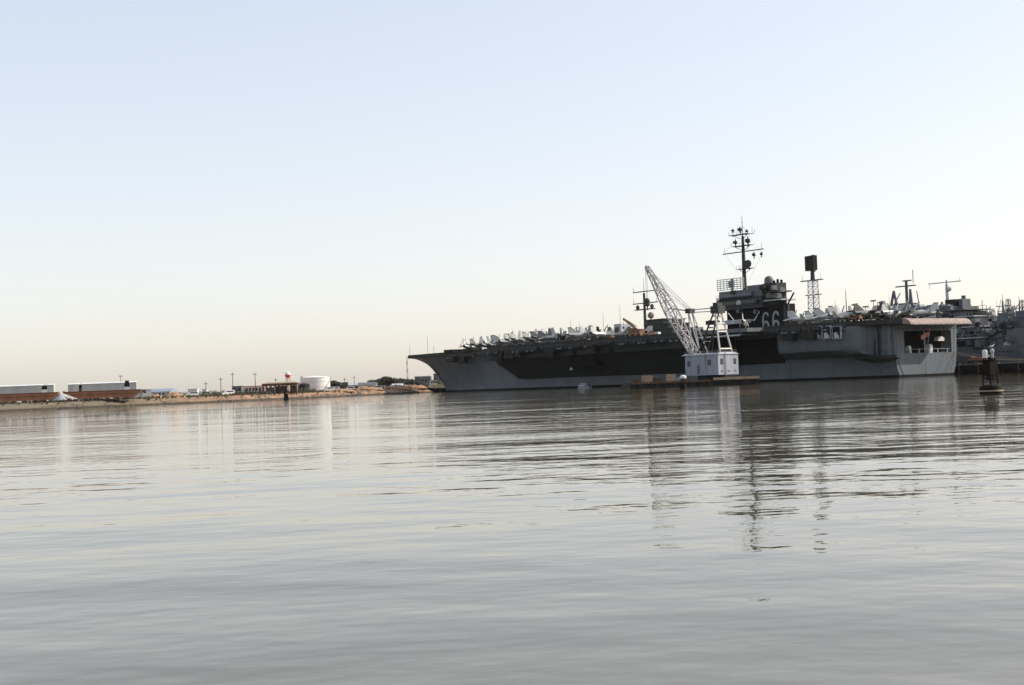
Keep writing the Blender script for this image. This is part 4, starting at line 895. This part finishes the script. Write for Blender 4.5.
# frigate at the right edge
GV = -64.
g0 = onv(1004, 320, GV)[0]
N3 = thing('frigate', 'grey warship with cluttered superstructure at the right edge', 'ship', W(g0 - 14, GV, 0), SHIP_RZ)
L3 = lambda x, y: (onv(x, y, GV)[0] - g0 + 14, onv(x, y, GV)[1])
ship_hull(N3, 120, 15, 8.2, MGREY, sheer=1.5)
def n3box(nm, x0, y0, x1, y1, d, m_, par=N3):
    a, z1 = L3(x0, y0); b, _ = L3(x1, y1); z0 = L3(x0, y1)[1]; return S().bx(a, b, -d, d, z0, z1).build(nm, m_, par)
n3box('deckhouse', 999, 330, 1040, 346, 6, MGREY); n3box('bridge', 1000, 321, 1017, 330, 5, AUX); n3box('bridge_top', 1003, 313, 1014, 321, 3.5, MGREY); n3box('gun_mount', 1014, 338, 1021, 346, 6.5, LGREY)
n3box('director', 1008, 309, 1012, 313, 1.4, MGREY); n3box('funnel', 1018, 317, 1030, 331, 3.5, AUX); n3box('deckhouse', 1022, 311, 1060, 318, 3.8, AUX)
tripod(N3, L3(1003.5, 320)[0], 0, L3(1003.5, 330)[1], L3(1003.5, 301)[1], AUX, ((L3(1003.5, 306)[1], 3.0), (L3(1003.5, 311)[1], 2.2)), r=.5, pole=2.5)
tripod(N3, L3(1020, 320)[0], 0, L3(1020, 330)[1], L3(1020, 303)[1], AUX, ((L3(1020, 308)[1], 2.5),), r=.4, pole=2.5)
for x0, y0, x1, y1 in ((997, 316, 993, 306), (1012, 322, 1008, 304), (1014, 314, 1024, 302)):
    a, z0 = L3(x0, y0); b, z1 = L3(x1, y1); S().tube((a, 2, z0), (b, 2, z1), .22, 5, .14).build('boom', LGREY, N3)
rng = random.Random(9)
for k in range(40):
    x = 1000 + rng.random() * 26; y = 318 + rng.random() * 27; a, z = L3(x, y); ww = rng.uniform(.3, 1.0); S().bx(a - ww, a + ww, 5.5, 6.7 + rng.random() * .5, z - rng.uniform(.3, 1), z + .4).build('deck_locker', rng.choice((AUX, MGREY, DARK, MGREY, HULL2)), N3)
for k in range(10):
    a, z1 = L3(999 + k * 2.7 + rng.random(), rng.uniform(298, 314)); b_, z0 = L3(999 + k * 2.7 + rng.uniform(-3, 3), 331); S().tube((b_, rng.uniform(-3, 4), z0), (a, 1, z1), .18, 5, .09).build('whip_antenna', rng.choice((AUX, MGREY, LGREY)), N3)
for k in range(3):
    a, z1 = L3((1008, 1013, 1022)[k], (299, 306, 300)[k]); s = S(); lattice(s, (a, 0), z1 - 9, z1, 1.2, .5, 5, .12); s.build('lattice_mast', AUX, N3)
for k in range(7):
    a, z = L3(1000 + k * 4, 351); S().tube((a, 7.4, z), (a, 7.62, z), .28, 8).build('porthole', BLACK, N3)

# ------------------------------------------------------------------ left shore
def ground_at(x, Z): p = atZ(x, 390, Z); return Vector((p.x, Z, GZ))
def hz(x, y, Z): return atZ(x, y, Z).z
def hauled_barge(lb, x0, x1, Z, mast):
    sd_ = (shore[5] - shore[3]).normalized(); rz = math.atan2(sd_.y, sd_.x) - R(38)
    p0 = ground_at(x0, Z); ca = math.cos(rz)
    L = (ground_at(x1, Z).x - p0.x) / (ca + .0) * .985; t = thing('hauled_out_barge', lb, 'barge', (p0.x, p0.y, GZ), rz, 'barges standing on the bank')
    bz = .9; tz_ = 3.55; bm_ = 3.6
    MB().loft([[(x, -bm_, zb), (x, bm_, zb), (x, bm_ + .15, tz_), (x, -bm_ - .15, tz_)] for x, zb in ((0, tz_ - .5), (1.2, tz_ - 1.0), (5.0, bz), (L - 2.6, bz), (L - .3, tz_ - 1.0), (L, tz_ - .5))]).build('hull', RUST, t)
    MB().loft([[(x - .12, -bm_ - .05, zb), (x - .12, bm_ + .05, zb), (x + .05, bm_ + .05, zb), (x + .05, -bm_ - .05, zb)] for x, zb in ((0, tz_ - .55), (0, tz_ + .25))]).build('bow_plate', TEAL, t)
    s = MB()
    for sy in (-1, 1): s.bx(.1, L - .1, min(sy * bm_, sy * (bm_ + .28)), max(sy * bm_, sy * (bm_ + .28)), tz_ - .28, tz_ - .05); s.bx(2.5, L - 1.5, min(sy * bm_, sy * (bm_ + .22)), max(sy * bm_, sy * (bm_ + .22)), 2.2, 2.36)
    s.build('rubbing_strake', BROWN, t)
    w0 = bm_ - .35; zt_ = tz_ + 2.55
    cuts = (1.6, L * .2, L * .2 + 1.0, L * .78, L * .78 + 1.9, L - 1.6)
    for i in (0, 2, 4): 
        h_ = MB().bx(cuts[i], cuts[i + 1], -w0, w0, tz_, zt_).build('hold_coaming', BARGEG, t)
        MB().loft([[(cuts[i] - .1, -w0 - .15, zt_), (cuts[i + 1] + .1, -w0 - .15, zt_), (cuts[i + 1] + .1, w0 + .15, zt_), (cuts[i] - .1, w0 + .15, zt_)], [(cuts[i], -w0 * .3, zt_ + .42), (cuts[i + 1], -w0 * .3, zt_ + .42), (cuts[i + 1], w0 * .3, zt_ + .42), (cuts[i], w0 * .3, zt_ + .42)]]).build('hatch_cover', WHITE, h_)
        k = max(2, int((cuts[i + 1] - cuts[i]) / 1.5))
        for j in range(1, k): x = cuts[i] + (cuts[i + 1] - cuts[i]) * j / k; MB().bx(x - .06, x + .06, -w0 - .1, -w0, tz_, zt_ - .1).build('stiffener', LGREY, h_)
    for i in (1, 3): MB().bx(cuts[i] + .02, cuts[i + 1] - .02, -w0 + .8, w0 - .8, tz_, zt_ - .1).build('machinery_well', DARK, t); MB().bx(cuts[i], cuts[i + 1], -w0 - .1, -w0 + .3, tz_, tz_ + 1.0).build('well_rail', WHITE if i == 3 else BROWN, t)
    for x in (L * .14, L * .28, L * .42, L * .55, L * .68, L * .8):
        MB().bx(x - .45, x + .45, -bm_ + .1, -bm_ + 1.4, 0, bz).bx(x - .35, x + .35, bm_ - 1.4, bm_ - .1, 0, bz).build('keel_block', BROWN, t)
    if mast: MB().tube((L * .735, 0, zt_), (L * .735, 0, zt_ + 2.6), .12, 6, .08).bx(L * .735 - .7, L * .735 + .7, -.1, .1, zt_ + 2.3, zt_ + 2.55).build('signal_mast', MGREY, t); MB().bx(L * .79, L * .84, -.8, .8, zt_ - .1, zt_ + .75).build('vent_hood', DARK, t)
hauled_barge('red-brown hauled-out barge cut off by the left edge', -19, 55, 492, False)
hauled_barge('red-brown hauled-out barge with a thin signal mast, right of the other', 64, 138, 508, True)
# tent-like white heap and gear between the barges
p = ground_at(60, 520); t = thing('tarpaulin_heap', 'small white tarpaulin heap between the two barges', 'tarpaulin', p)
MB().lathe([(3.2, 0), (2.5, .8), (1.2, 2.1), (.2, 2.9)], 9).build('cover', OFFW, t); MB().bx(-4.5, 6.5, -3.6, -3.3, 0, .7).build('timber_edge', TIMBER, t)
# sand piles
def pile(lb, x0, x1, ytop, Z, seed, m_=SAND, name='sand_pile'):
    rr = random.Random(seed); a = ground_at(x0, Z); b = ground_at(x1, Z); L = (b - a).length; hh = max(.8, hz((x0 + x1) / 2, ytop, Z) - GZ); n, mm_ = 16, 8; V = []; Fc = []
    for i in range(n + 1):
        for j in range(mm_ + 1):
            s_, t_ = i / n, j / mm_; e = (math.sin(math.pi * s_) ** .7) * (math.sin(math.pi * t_) ** .9)
            V.append(((s_ - .5) * L, (t_ - .5) * max(6, L * .5), hh * e * (1 + rr.uniform(-.3, .3)) - .1))
    for i in range(n):
        for j in range(mm_): k = i * (mm_ + 1) + j; Fc.append((k, k + mm_ + 1, k + mm_ + 2, k + 1))
    o = MB().add(V, Fc).build(name, m_, None, True); o.location = (a + b) / 2; o.rotation_euler = (0, 0, math.atan2((b - a).y, (b - a).x))
    return tag(o, lb, 'sand pile', 'sand piles along the bank')
pile('small orange sand pile just right of the second barge', 147, 164, 394.2, 545, 1); pile('larger orange sand pile left of the dark hedge', 162, 186, 392.3, 560, 2)
pile('long low orange sand bank below the trees', 352, 384, 386.8, 690, 3); pile('long orange sand bank left of the red-white radio mast', 380, 410, 385.3, 715, 4); pile('orange sand bank beneath the red-white radio mast', 400, 428, 384.6, 735, 5); pile('low sand bank right of the white storage tank', 326, 356, 388.8, 650, 6)
pile('grey gravel pile behind the second barge', 128, 158, 392.8, 565, 8, CONC, 'gravel_pile')
# hedges (dense low shrubs)
def leaf_cloud(s, c, r, n, rr, size):
    for _ in range(n):
        a = rr.uniform(0, 2 * math.pi); zc = rr.uniform(-1, 1); k = rr.random() ** .45; q_ = math.sqrt(1 - zc * zc)
        P = Vector((c[0] + r[0] * k * q_ * math.cos(a), c[1] + r[1] * k * q_ * math.sin(a), c[2] + r[2] * k * zc))
        d = Vector((rr.uniform(-1, 1), rr.uniform(-1, 1), rr.uniform(-1, 1))).normalized(); e = d.orthogonal().normalized() * size * rr.uniform(.6, 1.3); g = d.cross(e).normalized() * size * rr.uniform(.5, 1)
        s.add([P - e, P - g * .6, P + e, P + g], [(0, 1, 2, 3)])
def hedge(lb, x0, x1, y0, Z, seed):
    rr = random.Random(seed); a = ground_at(x0, Z); b = ground_at(x1, Z); s = MB(); n = int((b - a).length / 1.1); hh = hz((x0 + x1) / 2, y0, Z) - GZ
    for i in range(n):
        p = (b - a) * ((i + .5) / n); h_ = hh * rr.uniform(.75, 1.15); leaf_cloud(s, (p.x, p.y + rr.uniform(-.5, .5), h_ * .5), (1.1, 1.2, h_ * .55), 46, rr, .32)
    o = MB.build(s, 'hedge', LEAF[0]); o.location = a; tag(o, lb, 'hedge', 'dark hedges along the bank')
hedge('dark hedge left of the grey shed, below the thin poles', 176, 232, 391.3, 585, 1); hedge('dark hedge between the grey shed and the brown open shed', 240, 264, 390.5, 600, 2); hedge('dark hedge in front of the white storage tank', 292, 317, 388.7, 625, 3); hedge('low dark hedge just left of the brown open shed', 255, 268, 391, 585, 4)
# poles
for i, (x, y0, y1, Z, lb) in enumerate(((206, 382, 392, 620, 'short dark utility pole left of the other poles'), (221, 377.5, 392, 640, 'thin utility pole left of the grey shed'), (233, 372.5, 392, 640, 'tall dark pole rising at the grey shed'), (255.5, 372.5, 392, 640, 'tall dark pole rising behind the pinkish wall'), (276, 378, 390, 660, 'short pole above the brown open shed'), (345, 378, 389, 800, 'thin pole right of the tree by the tank'), (354.5, 376, 388, 850, 'thin pole above the low grey roofs'), (302, 375.5, 388, 760, 'thin pole behind the left side of the tank'))):
    p = ground_at(x, Z); t = thing('utility_pole', lb, 'pole', p, 0, 'poles on the far bank'); h_ = hz(x, y0, Z) - GZ
    MB().tube((0, 0, 0), (0, 0, h_), .2, 6, .13).build('pole', BARK, t); MB().bx(-.9, .9, -.1, .1, h_ - .9, h_ - .7).build('cross_arm', BARK, t)
    for k in (-.7, 0, .7): MB().tube((k, 0, h_ - .7), (k, 0, h_ - .45), .06, 5).build('insulator', LGREY, t)
# houses / sheds
def shed(name, lb, cat, x0, x1, ytop, Z, wall, roof, depth=8, pitched=True, wins=4, door=True, group=None):
    a = ground_at(x0, Z); b = ground_at(x1, Z); L = b.x - a.x; hh = hz((x0 + x1) / 2, ytop, Z) - GZ; ev = hh * (.68 if pitched else .94)
    t = thing(name, lb, cat, a, 0, group); MB().bx(0, L, 0, depth, 0, ev).build('wall', wall, t)
    if pitched: MB().loft([[(x, -.4, ev), (x, depth + .4, ev), (x, depth / 2, hh)] for x in (-.3, L + .3)]).build('roof', roof, t)
    else: MB().bx(-.2, L + .2, -.2, depth + .2, ev, hh).build('roof', roof, t)
    for k in range(wins):
        x = L * (k + .5) / wins; ww = min(.7, L / wins * .3); w_ = MB().bx(x - ww, x + ww, -.06, 0, ev * .45, ev * .8).build('window', GLASS, t); MB().bx(x - ww - .1, x + ww + .1, -.12, -.01, ev * .4, ev * .45).build('sill', LGREY, w_)
    if door: MB().bx(L * .08, L * .08 + min(1.6, L * .25), -.05, -.005, 0, min(2.2, ev * .75)).build('door', DARK, t)
    return t
shed('storage_shed', 'grey box shed at the left end of the pinkish wall', 'shed', 232, 241.5, 386, 620, MGREY, MGREY, 6, False, 2)
shed('long_building', 'long low pinkish-walled building behind the hedge', 'building', 241.8, 265, 385.8, 640, PINKW, PINKW, 9, False, 7)
shed('site_trailer', 'white site trailer behind the dark hedge', 'trailer', 188, 197, 388.8, 640, WHITE, WHITE, 4, False, 3); shed('site_trailer', 'small white hut just right of the white trailer', 'trailer', 202, 206.5, 389.2, 650, WHITE, WHITE, 3, False, 1)
shed('warehouse', 'wide low blue-grey roofed warehouse far behind the sand piles', 'warehouse', 144, 170, 388.8, 900, LGREY, mat('blue_grey_roof', (.22, .26, .32), .6), 20, True, 6)
shed('hut', 'small white hut right of the second barge', 'hut', 131, 136.5, 390.5, 580, OFFW, OFFW, 4, True, 1)
shed('warehouse', 'dark low building behind the gravel pile', 'warehouse', 136, 146, 389.5, 700, MGREY, MGREY, 10, False, 4)
shed('yellow_hut', 'small yellow hut between the brown shed and the tank', 'hut', 291, 295.5, 384.5, 630, mat('yellow_wall', (.62, .48, .2), .8), OFFW, 3, False, 1)
for i, (x0, x1, yt, m1, m2, lb) in enumerate(((336, 348, 384.2, LGREY, MGREY, 'grey roofed house just right of the tree by the tank'), (347, 357, 382.8, MGREY, LGREY, 'pale roofed house below the thin pole'), (356, 366, 382.6, PINKW, MGREY, 'pinkish house in the middle of the low row'), (365, 376, 382.2, LGREY, MGREY, 'low grey house left of the large trees'), (392, 402, 383.5, LGREY, LGREY, 'pale house between the large trees'))):
    shed('house', lb, 'house', x0, x1, yt, 900, m1, m2, 9, True, 4, True, 'low houses beyond the bank')
shed('office_block', 'square grey building right of the radio mast', 'building', 415, 431, 376, 1000, MGREY, LGREY, 14, False, 5); shed('office_block', 'dark grey building half hidden by the carrier bow', 'building', 434, 447, 373.5, 1020, MGREY, DARK, 14, False, 4)
p = ground_at(430, 1010); 
# brown open shed on posts
Z = 600; a = ground_at(263, Z); b = ground_at(296.5, Z); L = b.x - a.x; hh = hz(280, 383.2, Z) - GZ
t = thing('open_shed', 'brown open-sided shed on posts with a flat roof', 'shed', a)
MB().bx(-.4, L + .4, -.4, 7.4, hh - 1.0, hh).build('roof', BROWN, t)
MB().loft([[(-.4, -.4, hh), (L + .4, -.4, hh), (L + .4, 7.4, hh), (-.4, 7.4, hh)], [(1.5, 2.8, hh + .55), (L - 1.5, 2.8, hh + .55), (L - 1.5, 4.2, hh + .55), (1.5, 4.2, hh + .55)]]).build('roof_ridge', TIMBER, t)
for k in range(9):
    x = L * k / 8; MB().bx(x - .22, x + .22, -.2, .25, 0, hh - 1).build('post', BROWN, t); MB().bx(x - .22, x + .22, 6.8, 7.2, 0, hh - 1).build('post', BROWN, t)
MB().bx(L * .36, L * .62, 1, 6, 0, hh - 1.2).bx(L * .8, L * .97, 1, 6, 0, hh - 1.2).build('store_room', BARK, t); MB().bx(.6, L * .3, 3.5, 3.9, 0, hh - 1.6).build('white_screen', OFFW, t)
# water tower
Z = 800; p = ground_at(288.3, Z); t = thing('water_tower', 'small red and white water tower above the open shed', 'water tower', p)
zt = hz(288, 371.5, Z) - GZ; zb = hz(288, 378, Z) - GZ; r_ = 1.75
MB().lathe([(.2, zb), (r_ * .7, zb + .4), (r_, zb + (zt - zb) * .4), (r_, zb + (zt - zb) * .5)], 16).build('bowl', RED, t, True); MB().lathe([(r_ * 1.01, zb + (zt - zb) * .5), (r_ * .8, zb + (zt - zb) * .8), (.1, zt)], 16).build('dome', WHITE, t, True)
for k in range(4): a_ = k * math.pi / 2 + .6; MB().tube((1.9 * math.cos(a_), 1.9 * math.sin(a_), 0), (1.2 * math.cos(a_), 1.2 * math.sin(a_), zb + .8), .14, 6).build('leg', RED, t)
MB().tube((0, 0, 0), (0, 0, zb + .2), .3, 8).build('riser', WHITE, t)
# storage tank
Z = 660; a = ground_at(298.5, Z); b = ground_at(328.3, Z); r_ = (b.x - a.x) / 2; hh = hz(313, 376.8, Z) - GZ
t = thing('storage_tank', 'big white cylindrical storage tank on the bank', 'tank', ((a.x + b.x) / 2, Z + r_, GZ))
MB().lathe([(r_, 0), (r_, hh - .5)], 40).build('shell', TANKW, t, True); MB().lathe([(r_ + .12, hh - .5), (r_ + .12, hh - .25), (r_ * .5, hh + .25), (.1, hh + .45)], 40).build('roof', TANKW, t, True)
for z in (hh * .33, hh * .66): MB().lathe([(r_ + .02, z), (r_ + .08, z + .02), (r_ + .08, z + .14), (r_ + .02, z + .16)], 40).build('weld_band', LGREY, t)
s = MB()
for k in range(12): a0, z0 = R(-60 + k * 5), hh * k / 12; a1, z1 = R(-60 + (k + 1) * 5), hh * (k + 1) / 12; s.tube(((r_ + .5) * math.cos(a0), (r_ + .5) * math.sin(a0), z0), ((r_ + .5) * math.cos(a1), (r_ + .5) * math.sin(a1), z1), .12, 4)
s.build('stair', MGREY, t)
p = ground_at(304, 640); t = thing('dark_tank', 'small dark round tank in front of the white storage tank', 'tank', p); MB().lathe([(2.7, 0), (2.7, 3.6), (2.5, 3.9), (.1, 4.4)], 20).build('shell', DARK, t, True); MB().lathe([(2.75, 1.7), (2.8, 1.72), (2.8, 1.9), (2.75, 1.92)], 20).build('band', MGREY, t)
# radio mast
Z = 1050; p = ground_at(408, Z); t = thing('radio_mast', 'thin red and white lattice radio mast left of the bow', 'mast', p); h_ = hz(406.5, 357, Z) - GZ
for k in range(8):
    s = MB(); lattice(s, (0, 0), h_ * k / 8, h_ * (k + 1) / 8, .55 - .03 * k, .55 - .03 * (k + 1), 3, .13); s.build('mast_section', RED if k % 2 == 0 else WHITE, t)
# trees
def make_tree(seed, h_, wd, lm):
    rr = random.Random(seed); t = thing('tree', 'x', 'tree'); s = MB().tube((0, 0, 0), (rr.uniform(-.3, .3), 0, h_ * .45), .4, 7, .25); tips = []
    for k in range(7):
        a_ = k * .9 + rr.random(); z0 = h_ * rr.uniform(.25, .45); e = (wd * .55 * math.cos(a_), wd * .55 * math.sin(a_), h_ * rr.uniform(.5, .85)); s.tube((0, 0, z0), e, .16, 5, .06); tips.append(e)
    s.build('trunk', BARK, t); c = MB()
    for e in tips + [(0, 0, h_ * .82), (0, 0, h_ * .6)]:
        leaf_cloud(c, e, (wd * rr.uniform(.3, .45), wd * rr.uniform(.3, .45), h_ * rr.uniform(.14, .22)), 230, rr, .5)
    c.build('crown', lm, t); return t
tp = [make_tree(1, 9.5, 6.0, LEAF[0]), make_tree(2, 8, 5, LEAF[1]), make_tree(3, 10, 5.5, LEAF[2])]
tr = [(334, 380.6, 800, 'dark tree just right of the white storage tank'), (341, 382.6, 850, 'lower tree right of the tree by the tank'), (372, 382, 1000, 'small tree left of the largest tree'), (379, 379.5, 980, 'medium tree left of the largest tree'), (388, 376.8, 960, 'largest tree in the row, broad and rounded'), (394, 378, 990, 'tree touching the right side of the largest tree'), (401, 378.5, 1000, 'tree left of the radio mast'), (411, 379, 1020, 'tree just right of the radio mast'), (419, 381, 980, 'small tree in front of the square grey building'), (383, 378.5, 1000, 'tree touching the left side of the largest tree'), (432, 380, 1010, 'small tree between the grey buildings'), (365, 383.5, 1050, 'small far tree behind the grey houses'), (352, 384, 1080, 'low far tree behind the pale roofs')]
for i, (x, yt, Z, lb) in enumerate(tr):
    o = tp[i % 3] if i < 3 else copy_tree(tp[i % 3]); h0 = (9.5, 8, 10)[i % 3]; o.location = ground_at(x, Z); k = (hz(x, yt, Z) - GZ) / h0; o.scale = (k * 1.9, k * 1.9, k); o.rotation_euler = (0, 0, i * 1.7)
    tag(o, lb, 'tree', 'trees beyond the far bank')
# distant wooded shore
s = MB(); rr = random.Random(4)
for i in range(240):
    x = -1600 + i * 9.5; leaf_cloud(s, (x, 2600 + rr.uniform(-20, 20), 4), (9, 8, rr.uniform(5, 10)), 26, rr, 2.6)
tag(s.build('far_woods', LEAF[2]), 'low strip of distant woods along the horizon', kind='stuff')
# vehicles
def van(lb, x, Z, m_=WHITE, rz=0, k=1.):
    t = thing('parked_van', lb, 'van', ground_at(x, Z), rz, 'vehicles on the far bank')
    MB().loft([[(xx, -.95, .45), (xx, .95, .45), (xx, .85, z_), (xx, -.85, z_)] for xx, z_ in ((-2.6, 1.1), (-1.9, 1.25), (-1.2, 2.2), (2.5, 2.2))]).build('body', m_, t)
    MB().bx(-1.0, 2.0, -.93, .93, 1.45, 1.95).build('window', GLASS, t)
    for a_ in (-1.6, 1.6):
        for b_ in (-.9, .9): wheel_at(t, a_, b_, .36, .25)
for x, Z, lb in ((329, 655, 'white van parked beside the storage tank'), (334, 662, 'white van parked second from the storage tank'), (350, 700, 'white van in the middle of the far bank'), (377.5, 720, 'white van on the sand below the largest tree'), (398, 770, 'white van right of the largest tree'), (362, 740, 'white van below the pinkish house'), (228, 575, 'white van left of the grey shed'), (204, 590, 'white van below the short dark pole'), (192, 580, 'white van below the white trailer')): van(lb, x, Z, rz=R(x * 7 % 40))
# channel post by the bank
Z = 562; p = onz(286, 400, 0); p = atZ(286, 399, Z); t = thing('channel_post', 'dark wooden dolphin post standing off the bank', 'post', (p.x, Z, 0)); 
for dx, dy in ((0, 0), (.7, .3), (-.6, .4)): MB().tube((dx * 1.2, dy, -1), (dx * .5, dy * .5, 3.0), .4, 8, .36).build('pile', BLACK, t)
MB().lathe([(.9, 2.2), (.95, 2.3), (.95, 2.6), (.9, 2.7)], 10).build('band', BROWN, t)
# tug lying off the bow
Z = 742; p = atZ(440, 392, Z); t = thing('tugboat', 'black-hulled tugboat with cream deckhouse beside the carrier bow', 'tugboat', (p.x, Z, 0), R(8))
MB().loft([[(x, -w_, 1.9 + sh), (x, -w_ * .85, -.5), (x, w_ * .85, -.5), (x, w_, 1.9 + sh)] for x, w_, sh in ((-9.5, .4, 1.3), (-8, 1.9, .9), (-4, 3.0, .3), (4, 3.1, 0), (8, 2.5, .2), (9.2, 1.4, .4))]).build('hull', BLACK, t); MB().bx(-5.5, 4, -2, 2, 1.9, 4.0).build('deckhouse', mat('cream_paint', (.62, .52, .34), .6), t)
w_ = MB().bx(-5, -1.4, -1.7, 1.7, 4.0, 6.0).build('wheelhouse', WHITE, t); MB().bx(-5.3, -1.1, -2, 2, 6.0, 6.25).build('roof', WHITE, w_)
for k in range(3): MB().bx(-4.7 + k * 1.15, -3.9 + k * 1.15, -1.76, -1.7, 4.8, 5.6).build('window', GLASS, w_)
MB().tube((1.4, 0, 4), (1.6, 0, 6.6), .75, 10, .65).build('funnel', YELLOW, t); MB().tube((-.6, 0, 4), (-.6, 0, 9.5), .12, 6, .07).build('mast', TIMBER, t)
for k in range(5): MB().tube((-6 + k * 3, -3.15, 1.0), (-6 + k * 3, -3.4, 1.0), .5, 10).build('tyre_fender', TYRE, t)
print('objects', len(bpy.data.objects))

# ------------------------------------------------------------------ haze
HM = bpy.data.materials.new('haze_air'); HM.use_nodes = True; t_ = HM.node_tree; t_.nodes.clear()
pv = t_.nodes.new('ShaderNodeVolumePrincipled'); pv.inputs['Color'].default_value = (.9, .9, .92, 1); pv.inputs['Density'].default_value = 1.5e-5; pv.inputs['Anisotropy'].default_value = .3
ho = t_.nodes.new('ShaderNodeOutputMaterial'); t_.links.new(pv.outputs[0], ho.inputs['Volume'])
hzb = MB().bx(-2600, 2800, -60, 3000, -1.8, 76).build('haze', HM); tag(hzb, 'thin pale summer haze over the harbour', kind='stuff')
